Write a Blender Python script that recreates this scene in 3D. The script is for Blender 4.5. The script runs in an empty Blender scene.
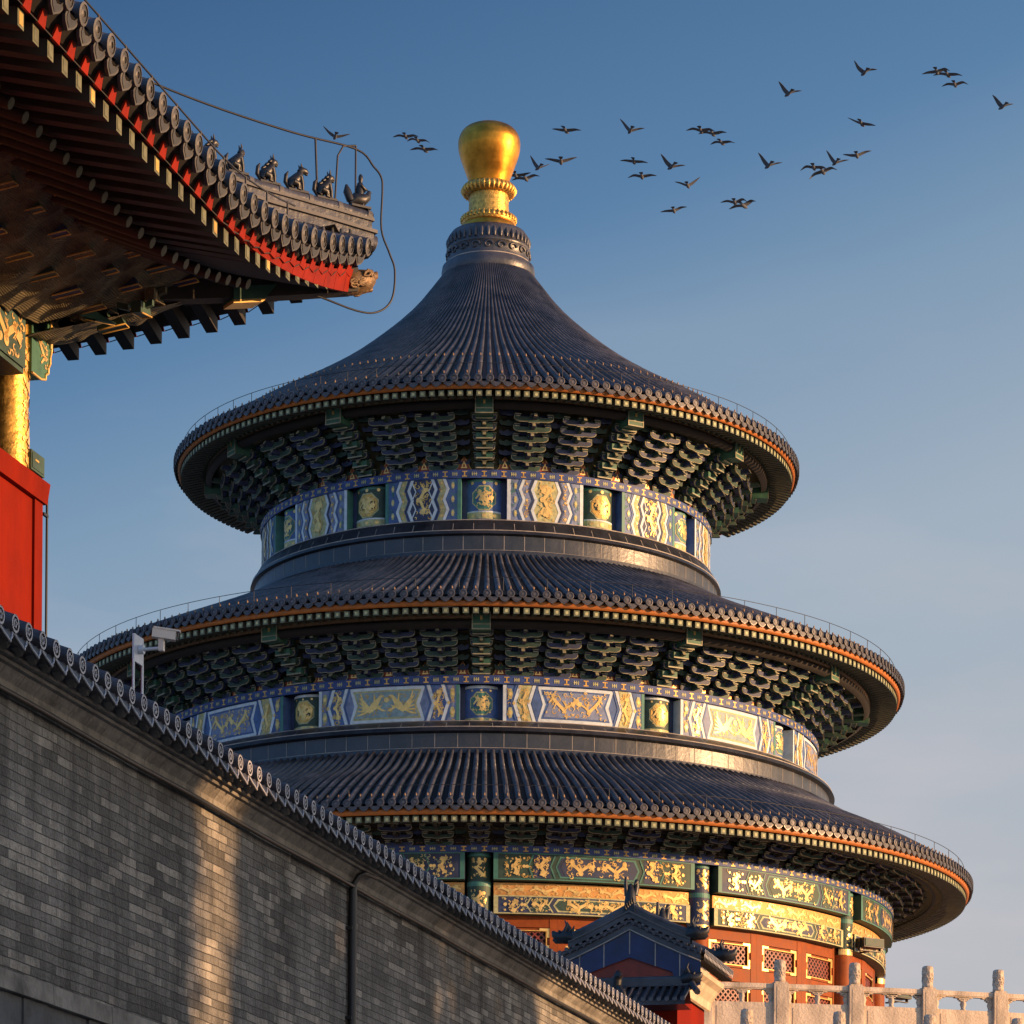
import bpy, bmesh, math, random
from mathutils import Matrix, Vector
PI = math.pi
R = math.radians
C = bpy.context.scene.collection
scene = bpy.context.scene

# ------------------------------------------------------------------ camera
EYE = 1.6
cam_data = bpy.data.cameras.new('camera')
cam = bpy.data.objects.new('camera', cam_data)
C.objects.link(cam)
cam_data.sensor_width = 36.0
cam_data.lens = 36.0 * 3369.4 / 1024.0
cam_data.shift_y = 929.0 / 1024.0
cam_data.clip_start = 0.5
cam_data.clip_end = 8000
cam.matrix_world = Matrix.Translation((0, 0, EYE)) @ Matrix.Rotation(PI / 2, 4, 'X') @ Matrix.Rotation(0.0078, 4, 'Z')
scene.camera = cam

# ------------------------------------------------------------------ sky and sun
SUN_AZ = R(78)      # from the direction facing the camera, towards the right
SUN_EL = R(6.5)
world = bpy.data.worlds.new('World')
scene.world = world
world.use_nodes = True
nt = world.node_tree
bg = nt.nodes['Background']
sky = nt.nodes.new('ShaderNodeTexSky')
sky.sky_type = 'NISHITA'
sky.sun_disc = False
sky.sun_elevation = SUN_EL
sky.sun_rotation = PI - SUN_AZ
sky.air_density = 1.0
sky.dust_density = 0.6
sky.ozone_density = 2.5
SKY_STRENGTH = 0.10
EXPOSURE = 0.6
# thin evening cloud, low in the right of the sky
tc = nt.nodes.new('ShaderNodeTexCoord')
mp = nt.nodes.new('ShaderNodeMapping'); mp.inputs['Scale'].default_value = (5, 5, 18); mp.inputs['Location'].default_value = (.35, 0, .6)
nz = nt.nodes.new('ShaderNodeTexNoise'); nz.inputs['Scale'].default_value = 1.3; nz.inputs['Detail'].default_value = 6
cr = nt.nodes.new('ShaderNodeValToRGB'); cr.color_ramp.elements[0].position = .48; cr.color_ramp.elements[1].position = .75
cr.color_ramp.elements[0].color = (0, 0, 0, 1); cr.color_ramp.elements[1].color = (.8, .8, .8, 1)
sep = nt.nodes.new('ShaderNodeSeparateXYZ')
mrg = nt.nodes.new('ShaderNodeMapRange'); mrg.inputs[1].default_value = .34; mrg.inputs[2].default_value = .12
mul = nt.nodes.new('ShaderNodeMath'); mul.operation = 'MULTIPLY'
mixc = nt.nodes.new('ShaderNodeMixRGB'); mixc.inputs[2].default_value = (4.1, 3.75, 3.95, 1)
L = nt.links.new
# evening colours of the sky itself: deep blue high up and away from the sun, pale grey low down and towards it
def mnode(op, a, b=None):
    n = nt.nodes.new('ShaderNodeMath'); n.operation = op
    for k, x in enumerate((a, b)):
        if x is None: continue
        if isinstance(x, (int, float)): n.inputs[k].default_value = x
        else: L(x, n.inputs[k])
    return n.outputs[0]
L(tc.outputs['Generated'], mp.inputs[0]); L(mp.outputs[0], nz.inputs['Vector']); L(nz.outputs['Fac'], cr.inputs[0])
L(tc.outputs['Generated'], sep.inputs[0]); L(sep.outputs['Z'], mrg.inputs[0])
L(cr.outputs[0], mul.inputs[0]); L(mrg.outputs[0], mul.inputs[1])
u = mnode('ADD', mnode('DIVIDE', mnode('SUBTRACT', .393, sep.outputs['Z']), .27), mnode('MULTIPLY', sep.outputs['X'], 1.15))
u = mnode('MULTIPLY', mnode('ADD', u, .2), 1 / 2.2)
grad = nt.nodes.new('ShaderNodeValToRGB')
stops = [(-.12, (.043, .118, .262)), (.2, (.105, .225, .41)), (.36, (.218, .338, .485)), (.62, (.395, .47, .56)), (1.05, (.475, .505, .548)), (1.22, (.50, .51, .525)), (1.75, (1.38, 1.15, .92))]
el = grad.color_ramp.elements
while len(el) < len(stops): el.new(.5)
for e, (p, c) in zip(el, stops): e.position = (p + .2) / 2.2; e.color = (*c, 1)
L(u, grad.inputs[0])
sc = nt.nodes.new('ShaderNodeVectorMath'); sc.operation = 'SCALE'; # the sky brightens towards the sun, and again softly on the far side and behind the viewer
def ramp(x, a, b, g):
    n = nt.nodes.new('ShaderNodeMapRange'); n.interpolation_type = 'SMOOTHSTEP'
    n.inputs[1].default_value = a; n.inputs[2].default_value = b; n.inputs[3].default_value = 0; n.inputs[4].default_value = g
    L(x, n.inputs[0]); return n.outputs[0]
gain = mnode('ADD', mnode('ADD', 1.0, ramp(sep.outputs['X'], -.20, -.7, 1.0)), ramp(sep.outputs['Y'], .7, .0, .85))
L(mnode('MULTIPLY', gain, 1 / (SKY_STRENGTH * 2 ** EXPOSURE)), sc.inputs['Scale'])
L(grad.outputs[0], sc.inputs[0])
mix0 = nt.nodes.new('ShaderNodeMixRGB'); mix0.inputs[0].default_value = .88
L(sky.outputs[0], mix0.inputs[1]); L(sc.outputs[0], mix0.inputs[2])
L(mix0.outputs[0], mixc.inputs[1]); L(mul.outputs[0], mixc.inputs[0])
L(mixc.outputs[0], bg.inputs[0])
bg.inputs[1].default_value = SKY_STRENGTH

sd = bpy.data.lights.new('sun', 'SUN')
sd.energy = 5.0
sd.angle = R(0.5)
sd.color = (1.0, 0.57, 0.27)
sun = bpy.data.objects.new('sun', sd)
C.objects.link(sun)
sdir = Vector((math.sin(SUN_AZ) * math.cos(SUN_EL), -math.cos(SUN_AZ) * math.cos(SUN_EL), math.sin(SUN_EL)))
sun.rotation_euler = sdir.to_track_quat('Z', 'Y').to_euler()
sun.location = (60, -10, 60)

vs = scene.view_settings
vs.view_transform = 'Standard'
vs.look = 'None'
vs.exposure = EXPOSURE
vs.gamma = 1.0

# ------------------------------------------------------------------ materials
def mat(name, col, rough=.6, metal=0, var=.25, scale=3.0, bump=0, bscale=None, coat=0, spec=.5, streak=0):
    m = bpy.data.materials.new(name)
    m.use_nodes = True
    t = m.node_tree
    b = t.nodes['Principled BSDF']
    b.inputs['Roughness'].default_value = rough
    b.inputs['Metallic'].default_value = metal
    b.inputs['Specular IOR Level'].default_value = spec
    if coat: b.inputs['Coat Weight'].default_value = coat; b.inputs['Coat Roughness'].default_value = .15
    c = t.nodes.new('ShaderNodeTexCoord')
    vec = c.outputs['Object']
    if streak:
        mpn = t.nodes.new('ShaderNodeMapping'); mpn.inputs['Scale'].default_value = (1, 1, streak)
        t.links.new(vec, mpn.inputs[0]); vec = mpn.outputs[0]
    n = t.nodes.new('ShaderNodeTexNoise'); n.inputs['Scale'].default_value = scale; n.inputs['Detail'].default_value = 7
    n.inputs['Roughness'].default_value = .65
    t.links.new(vec, n.inputs['Vector'])
    r = t.nodes.new('ShaderNodeValToRGB')
    r.color_ramp.elements[0].position = .32; r.color_ramp.elements[1].position = .68
    lo = [max(0, x * (1 - var)) for x in col]; hi = [min(1, x * (1 + var)) for x in col]
    r.color_ramp.elements[0].color = (*lo, 1); r.color_ramp.elements[1].color = (*hi, 1)
    t.links.new(n.outputs['Fac'], r.inputs[0]); t.links.new(r.outputs[0], b.inputs['Base Color'])
    mr = t.nodes.new('ShaderNodeMapRange'); mr.inputs[3].default_value = max(.05, rough - .12); mr.inputs[4].default_value = min(1, rough + .12)
    t.links.new(n.outputs['Fac'], mr.inputs[0]); t.links.new(mr.outputs[0], b.inputs['Roughness'])
    if bump:
        n2 = t.nodes.new('ShaderNodeTexNoise'); n2.inputs['Scale'].default_value = bscale or scale * 6; n2.inputs['Detail'].default_value = 5
        t.links.new(c.outputs['Object'], n2.inputs['Vector'])
        bp = t.nodes.new('ShaderNodeBump'); bp.inputs['Strength'].default_value = bump; bp.inputs['Distance'].default_value = .03
        t.links.new(n2.outputs['Fac'], bp.inputs['Height']); t.links.new(bp.outputs[0], b.inputs['Normal'])
    return m

M = {}
M['glaze'] = mat('glaze_blue', (.048, .048, .058), .38, var=.65, scale=1.7, bump=.25, bscale=14, spec=.6)
M['glaze_base'] = mat('glaze_base_course', (.024, .026, .034), .36, var=.5, scale=1.6, bump=.2, bscale=10, spec=.6)
M['pan'] = mat('shaded_glaze_pan', (.009, .010, .014), .55, var=.5, scale=2.2, bump=.2, bscale=14)  # pan tiles coloured near black for the shaded valleys between the tubes
M['nail'] = mat('amber_nail_cap', (.26, .15, .07), .5, var=.4)
M['glaze_end'] = mat('glaze_tile_end', (.058, .054, .062), .5, var=.35, scale=5, spec=.5)
M['glaze_ring'] = mat('glaze_tile_ring', (.095, .088, .096), .5, var=.35, scale=5)
M['glaze_bright'] = mat('glaze_cobalt', (.008, .018, .080), .36, var=.6, scale=2.5, spec=.6)
M['joint'] = mat('lime_joint', (.33, .29, .25), .8, var=.3)
M['orange'] = mat('orange_fascia_paint', (.40, .125, .018), .55, var=.2, scale=6)
M['red'] = mat('red_wall_limewash', (.18, .0098, .0018), .9, spec=.12, var=.32, scale=1.3, bump=.2, bscale=14, streak=.4)
M['doorred'] = mat('vermilion_door_paint', (.25, .056, .009), .6, spec=.22, var=.25, scale=3)
M['doordark'] = mat('dark_red_lattice_paint', (.20, .028, .012), .5, var=.3, scale=5)
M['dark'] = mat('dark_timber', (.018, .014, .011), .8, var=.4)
M['brown'] = mat('brown_timber', (.024, .019, .013), .75, var=.4, scale=4)
M['gold'] = mat('gold_leaf', (.80, .52, .17), .38, metal=.45, var=.25, scale=6)
M['goldpaint'] = mat('gold_paint', (.62, .38, .09), .5, metal=.25, var=.35, scale=7)
M['ball'] = mat('gilded_copper', (.64, .28, .035), .40, metal=1, var=.38, scale=1.8, bump=.12, bscale=5)
M['relief'] = mat('gilded_relief', (.62, .36, .08), .45, metal=.75, var=.5, scale=11, bump=.3, bscale=22)
M['blue'] = mat('azurite_paint', (.060, .118, .29), .55, var=.3, scale=4)
M['bandblue'] = mat('deep_blue_band', (.030, .060, .20), .6, var=.4, scale=4)
M['navy'] = mat('dark_azurite_paint', (.028, .040, .092), .6, var=.35, scale=4)
M['green'] = mat('malachite_paint', (.040, .125, .078), .55, var=.35, scale=4)
M['dgreen'] = mat('dark_malachite_paint', (.028, .062, .045), .6, var=.4, scale=4)
M['teal'] = mat('teal_edge_paint', (.055, .19, .155), .55, var=.25, scale=4)
M['pale'] = mat('pale_blue_line_paint', (.60, .67, .70), .6, var=.18, scale=5)
M['tealpale'] = mat('pale_malachite_paint', (.26, .36, .37), .6, var=.3, scale=6)
M['sage'] = mat('sage_ochre_paint', (.44, .43, .21), .6, var=.35, scale=9)
M['lilac'] = mat('faded_azurite_paint', (.19, .235, .37), .6, var=.3, scale=5)
M['cream'] = mat('cream_outline_paint', (.31, .29, .19), .55, metal=.1, var=.3, scale=6)
M['side_end'] = mat('old_tile_end', (.040, .038, .038), .5, var=.4, scale=6)
M['side_ring'] = mat('old_tile_ring', (.078, .073, .070), .55, var=.35, scale=6)
M['raftside'] = mat('ochre_rafter_end', (.115, .116, .064), .6, var=.4, scale=8)
M['raft'] = mat('pale_green_rafter_end', (.135, .152, .09), .6, var=.45, scale=7)
M['rafter'] = mat('painted_rafter', (.058, .062, .042), .75, var=.4, scale=4)
M['rust'] = mat('brick_red_board', (.30, .06, .03), .6, var=.3, scale=5)
M['ochre'] = mat('orange_ochre_board', (.60, .30, .08), .55, metal=.15, var=.25, scale=5)
M['marble'] = mat('weathered_marble', (.58, .465, .345), .8, var=.42, scale=2.6, bump=.45, bscale=22, streak=.3)
M['carved'] = mat('carved_marble', (.52, .41, .30), .8, var=.45, scale=9, bump=1.0, bscale=16)
M['plaster'] = mat('old_plaster', (.19, .176, .152), .9, var=.55, scale=3.2, bump=.6, bscale=14)
M['cornice'] = mat('cream_cornice', (.50, .40, .27), .8, var=.25, scale=3)
M['black'] = mat('black_cable', (.012, .012, .013), .5, var=.2)
M['metal'] = mat('grey_painted_metal', (.50, .54, .60), .4, metal=.2, var=.12, scale=8)
M['camhouse'] = mat('cream_camera_housing', (.70, .62, .52), .4, var=.08)
M['wire'] = mat('dull_wire', (.035, .035, .04), .5, metal=.4, var=.2)
M['bird'] = mat('dark_feathers', (.070, .076, .090), .8, var=.4, scale=6)  # feathers lightened in colour to stand in for distance haze
M['birdgrey'] = mat('grey_feathers', (.075, .08, .09), .8, var=.3, scale=6)
M['paving'] = mat('stone_paving', (.26, .24, .21), .85, var=.3, scale=.8, bump=.2)
M['bark'] = mat('bark', (.08, .06, .045), .9, var=.4, scale=6, bump=.6)
M['leaf'] = mat('juniper_leaf', (.045, .075, .03), .8, var=.4, scale=3)
M['figure'] = mat('glazed_figure', (.015, .015, .018), .42, var=.5, scale=8)
M['carvedwood'] = mat('gilded_brown_carving', (.15, .09, .04), .5, metal=.3, var=.5, scale=12, bump=.8, bscale=14)

def net_mat():
    m = mat('bird_netting', (.150, .126, .066), .8, var=.75, scale=2.6)
    t = m.node_tree; b = t.nodes['Principled BSDF']
    c = t.nodes.new('ShaderNodeTexCoord')
    hs = []
    for ax in ('X', 'Y'):
        w = t.nodes.new('ShaderNodeTexWave'); w.bands_direction = ax; w.inputs['Scale'].default_value = 16
        t.links.new(c.outputs['Object'], w.inputs['Vector']); hs.append(w)
    mx = t.nodes.new('ShaderNodeMath'); mx.operation = 'MAXIMUM'
    t.links.new(hs[0].outputs['Fac'], mx.inputs[0]); t.links.new(hs[1].outputs['Fac'], mx.inputs[1])
    bp = t.nodes.new('ShaderNodeBump'); bp.inputs['Strength'].default_value = .9; bp.inputs['Distance'].default_value = .02
    t.links.new(mx.outputs[0], bp.inputs['Height']); t.links.new(bp.outputs[0], b.inputs['Normal'])
    return m
M['net'] = net_mat()
M['backing'] = mat('bracket_backing', (.105, .092, .045), .75, var=.55, scale=2.5, bump=.4, bscale=9)
M['bluestone'] = mat('dark_bluestone', (.075, .08, .085), .85, var=.45, scale=3, bump=.6, bscale=10)
M['wallring'] = mat('worn_tile_rim', (.34, .34, .37), .5, var=.2, scale=6)
M['ridgecap'] = mat('dusty_ridge_tile', (.095, .09, .088), .55, var=.45, scale=4)
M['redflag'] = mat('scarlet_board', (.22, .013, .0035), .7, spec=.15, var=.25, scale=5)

def brick_mat():
    m = bpy.data.materials.new('old_grey_brick'); m.use_nodes = True
    t = m.node_tree; b = t.nodes['Principled BSDF']; K = t.links.new
    b.inputs['Roughness'].default_value = .9
    b.inputs['Specular IOR Level'].default_value = .25
    c = t.nodes.new('ShaderNodeTexCoord')
    s = t.nodes.new('ShaderNodeSeparateXYZ'); K(c.outputs['Object'], s.inputs[0])
    v = t.nodes.new('ShaderNodeCombineXYZ'); K(s.outputs['X'], v.inputs[0]); K(s.outputs['Z'], v.inputs[1])
    # slight waviness of the courses
    nw = t.nodes.new('ShaderNodeTexNoise'); nw.inputs['Scale'].default_value = 2.5; nw.inputs['Detail'].default_value = 3
    K(c.outputs['Object'], nw.inputs['Vector'])
    va = t.nodes.new('ShaderNodeVectorMath'); va.operation = 'MULTIPLY_ADD'
    va.inputs[1].default_value = (.02, .02, 0)
    K(nw.outputs['Color'], va.inputs[0]); K(v.outputs[0], va.inputs[2])
    br = t.nodes.new('ShaderNodeTexBrick')
    br.inputs['Scale'].default_value = 1; br.inputs['Brick Width'].default_value = .25; br.inputs['Row Height'].default_value = .058
    br.inputs['Mortar Size'].default_value = .0035; br.inputs['Mortar Smooth'].default_value = .4; br.inputs['Bias'].default_value = 0
    br.inputs['Color1'].default_value = (0, 0, 0, 1); br.inputs['Color2'].default_value = (1, 1, 1, 1); br.inputs['Mortar'].default_value = (.3, .3, .3, 1)
    br.offset = .5; br.squash = 1.3; br.squash_frequency = 3
    K(va.outputs[0], br.inputs['Vector'])
    n1 = t.nodes.new('ShaderNodeTexNoise'); n1.inputs['Scale'].default_value = 1.1; n1.inputs['Detail'].default_value = 4
    K(c.outputs['Object'], n1.inputs['Vector'])
    m2 = t.nodes.new('ShaderNodeMath'); m2.operation = 'MULTIPLY'; m2.inputs[1].default_value = .30
    K(br.outputs['Color'], m2.inputs[0])
    ad = t.nodes.new('ShaderNodeMath'); ad.operation = 'MULTIPLY_ADD'; ad.inputs[1].default_value = .95
    K(n1.outputs['Fac'], ad.inputs[0]); K(m2.outputs[0], ad.inputs[2])
    rq_ = t.nodes.new('ShaderNodeValToRGB'); e = rq_.color_ramp.elements
    e[0].position = .38; e[0].color = (.108, .104, .096, 1); e[1].position = .92; e[1].color = (.30, .288, .264, 1)
    K(ad.outputs[0], rq_.inputs[0])
    # pale repaired bricks come in clusters
    n6 = t.nodes.new('ShaderNodeTexNoise'); n6.inputs['Scale'].default_value = 1.9; n6.inputs['Detail'].default_value = 3
    mp6 = t.nodes.new('ShaderNodeMapping'); mp6.inputs['Location'].default_value = (7, 3, 1); K(c.outputs['Object'], mp6.inputs[0]); K(mp6.outputs[0], n6.inputs['Vector'])
    a6 = t.nodes.new('ShaderNodeMath'); a6.operation = 'MULTIPLY_ADD'; a6.inputs[1].default_value = 1.0
    m6 = t.nodes.new('ShaderNodeMath'); m6.operation = 'MULTIPLY'; m6.inputs[1].default_value = .55
    K(br.outputs['Color'], m6.inputs[0]); K(n6.outputs['Fac'], a6.inputs[0]); K(m6.outputs[0], a6.inputs[2])
    r6 = t.nodes.new('ShaderNodeMapRange'); r6.inputs[1].default_value = .90; r6.inputs[2].default_value = 1.02; r6.inputs[4].default_value = .75
    K(a6.outputs[0], r6.inputs[0])
    rp = t.nodes.new('ShaderNodeMixRGB'); rp.inputs[2].default_value = (.40, .37, .32, 1)
    K(r6.outputs[0], rp.inputs[0]); K(rq_.outputs[0], rp.inputs[1])
    # vertical rain stains
    mpn = t.nodes.new('ShaderNodeMapping'); mpn.inputs['Scale'].default_value = (2.2, 2.2, .35); K(c.outputs['Object'], mpn.inputs[0])
    n3 = t.nodes.new('ShaderNodeTexNoise'); n3.inputs['Scale'].default_value = 1.5; n3.inputs['Detail'].default_value = 8; n3.inputs['Roughness'].default_value = .7
    K(mpn.outputs[0], n3.inputs['Vector'])
    r3 = t.nodes.new('ShaderNodeValToRGB'); r3.color_ramp.elements[0].position = .33; r3.color_ramp.elements[1].position = .62
    r3.color_ramp.elements[0].color = (.28, .275, .26, 1); r3.color_ramp.elements[1].color = (1.1, 1.08, 1.04, 1)
    K(n3.outputs['Fac'], r3.inputs[0])
    mm = t.nodes.new('ShaderNodeMixRGB'); mm.blend_type = 'MULTIPLY'; mm.inputs[0].default_value = .85
    K(rp.outputs[0], mm.inputs[1]); K(r3.outputs[0], mm.inputs[2])
    # fine grit
    n4 = t.nodes.new('ShaderNodeTexNoise'); n4.inputs['Scale'].default_value = 38; n4.inputs['Detail'].default_value = 4
    K(c.outputs['Object'], n4.inputs['Vector'])
    r4 = t.nodes.new('ShaderNodeMapRange'); r4.inputs[3].default_value = .6; r4.inputs[4].default_value = 1.4
    K(n4.outputs['Fac'], r4.inputs[0])
    m5 = t.nodes.new('ShaderNodeMixRGB'); m5.blend_type = 'MULTIPLY'; m5.inputs[0].default_value = .8
    K(mm.outputs[0], m5.inputs[1]); K(r4.outputs[0], m5.inputs[2])
    mo = t.nodes.new('ShaderNodeMixRGB'); mo.inputs[2].default_value = (.045, .042, .038, 1)
    mf = t.nodes.new('ShaderNodeMath'); mf.operation = 'MULTIPLY'; mf.inputs[1].default_value = .75
    K(br.outputs['Fac'], mf.inputs[0]); K(mf.outputs[0], mo.inputs[0]); K(m5.outputs[0], mo.inputs[1])
    K(mo.outputs[0], b.inputs['Base Color'])
    h = t.nodes.new('ShaderNodeMath'); h.operation = 'SUBTRACT'; K(n4.outputs['Fac'], h.inputs[0]); K(br.outputs['Fac'], h.inputs[1])
    bp = t.nodes.new('ShaderNodeBump'); bp.inputs['Strength'].default_value = .9; bp.inputs['Distance'].default_value = .03
    K(h.outputs[0], bp.inputs['Height']); K(bp.outputs[0], b.inputs['Normal'])
    return m
M['brick'] = brick_mat()

# ------------------------------------------------------------------ mesh helpers
class MB:
    def __init__(s):
        s.v = []; s.f = []; s.m = []; s.sm = []; s.mats = []
    def mi(s, m):
        if m not in s.mats: s.mats.append(m)
        return s.mats.index(m)
    def face(s, pts, m, smooth=False):
        i = len(s.v); s.v.extend(tuple(p) for p in pts)
        s.f.append(tuple(range(i, i + len(pts)))); s.m.append(s.mi(m)); s.sm.append(smooth)
    def grid(s, rows, m, smooth=True, closed=False, flip=False):
        # rows: list of lists of points, all the same length
        i = len(s.v); n = len(rows[0]); k = s.mi(m)
        for r in rows: s.v.extend(tuple(p) for p in r)
        for a in range(len(rows) - 1):
            for b in range(n if closed else n - 1):
                c = (b + 1) % n
                q = (i + a * n + b, i + a * n + c, i + (a + 1) * n + c, i + (a + 1) * n + b)
                s.f.append(q[::-1] if flip else q); s.m.append(k); s.sm.append(smooth)
    def hexa(s, p, m):
        # p: 8 corners, bottom four then top four, counter clockwise
        for q in ((3, 2, 1, 0), (4, 5, 6, 7), (0, 1, 5, 4), (1, 2, 6, 5), (2, 3, 7, 6), (3, 0, 4, 7)):
            s.face([p[j] for j in q], m)
    def box(s, c, h, m, X=(1, 0, 0), Y=(0, 1, 0), Z=(0, 0, 1)):
        c = Vector(c); X = Vector(X) * h[0]; Y = Vector(Y) * h[1]; Z = Vector(Z) * h[2]
        s.hexa([c - X - Y - Z, c + X - Y - Z, c + X + Y - Z, c - X + Y - Z, c - X - Y + Z, c + X - Y + Z, c + X + Y + Z, c - X + Y + Z], m)
    def tube(s, path, rad, m, n=8, caps=True, smooth=True):
        path = [Vector(p) for p in path]
        if not hasattr(rad, '__len__'): rad = [rad] * len(path)
        rows = []; prev = None
        for i, p in enumerate(path):
            t = (path[min(i + 1, len(path) - 1)] - path[max(i - 1, 0)])
            if t.length < 1e-9: t = Vector((0, 0, 1))
            t.normalize()
            if prev is None:
                u = t.orthogonal().normalized()
            else:
                u = prev - t * prev.dot(t)
                u = u.normalized() if u.length > 1e-6 else t.orthogonal().normalized()
            prev = u; w = t.cross(u)
            rows.append([p + (u * math.cos(2 * PI * k / n) + w * math.sin(2 * PI * k / n)) * rad[i] for k in range(n)])
        s.grid(rows, m, smooth, closed=True)
        if caps:
            s.face(rows[0][::-1], m); s.face(rows[-1], m)
    def prism(s, poly, off, m, m_side=None):
        # poly: planar polygon of Vectors; extruded by vector off
        off = Vector(off); a = [Vector(p) for p in poly]; b = [p + off for p in a]
        s.face(a[::-1], m); s.face(b, m)
        for i in range(len(a)):
            j = (i + 1) % len(a)
            s.face([a[i], a[j], b[j], b[i]], m_side or m)
    def build(s, name, parent=None, label=None, kind=None, loc=None):
        me = bpy.data.meshes.new(name)
        me.from_pydata(s.v, [], s.f); me.update()
        for m in s.mats: me.materials.append(M[m])
        me.polygons.foreach_set('material_index', s.m)
        me.polygons.foreach_set('use_smooth', s.sm)
        return obj(name, me, parent, label, kind, loc)

def obj(name, me, parent=None, label=None, kind=None, loc=None):
    o = bpy.data.objects.new(name, me); C.objects.link(o)
    if parent: o.parent = parent
    if loc: o.location = loc
    if label: o['label'] = label
    if kind: o['kind'] = kind
    return o
def tag(o, label, cat, group=None):
    o['label'] = label; o['category'] = cat
    if group: o['group'] = group
    return o
def thing(name, label, cat, loc=(0, 0, 0), rz=0, group=None):
    o = bpy.data.objects.new(name, None); C.objects.link(o)
    o.location = loc; o.rotation_euler = (0, 0, rz); o.empty_display_size = .5
    return tag(o, label, cat, group)
def copy_tree(o, parent=None):
    c = o.copy(); C.objects.link(c); c.parent = parent
    for ch in list(o.children): copy_tree(ch, c)
    return c
def interp(pts, t):
    # smooth (monotone cubic) interpolation of [(x, y), ...] with x increasing
    n = len(pts)
    if t <= pts[0][0]: return pts[0][1]
    if t >= pts[-1][0]: return pts[-1][1]
    for i in range(n - 1):
        if pts[i][0] <= t <= pts[i + 1][0]: break
    d = [(pts[k + 1][1] - pts[k][1]) / (pts[k + 1][0] - pts[k][0]) for k in range(n - 1)]
    def sl(k):
        if k == 0: return d[0]
        if k == n - 1: return d[-1]
        if d[k - 1] * d[k] <= 0: return 0
        return 2 * d[k - 1] * d[k] / (d[k - 1] + d[k])
    h = pts[i + 1][0] - pts[i][0]; u = (t - pts[i][0]) / h
    return ((2 * u**3 - 3 * u**2 + 1) * pts[i][1] + (u**3 - 2 * u**2 + u) * h * sl(i)
            + (-2 * u**3 + 3 * u**2) * pts[i + 1][1] + (u**3 - u**2) * h * sl(i + 1))
def pol(r, ph, z): return Vector((r * math.sin(ph), -r * math.cos(ph), z))
def lathe(mb, prof, m, n=96, p0=-PI, p1=PI, smooth=True):
    # prof from bottom to top, outside faces out
    rows = [[pol(r, p0 + (p1 - p0) * k / n, z) for k in range(n + 1)] for r, z in prof]
    mb.grid(rows, m, smooth)

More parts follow.
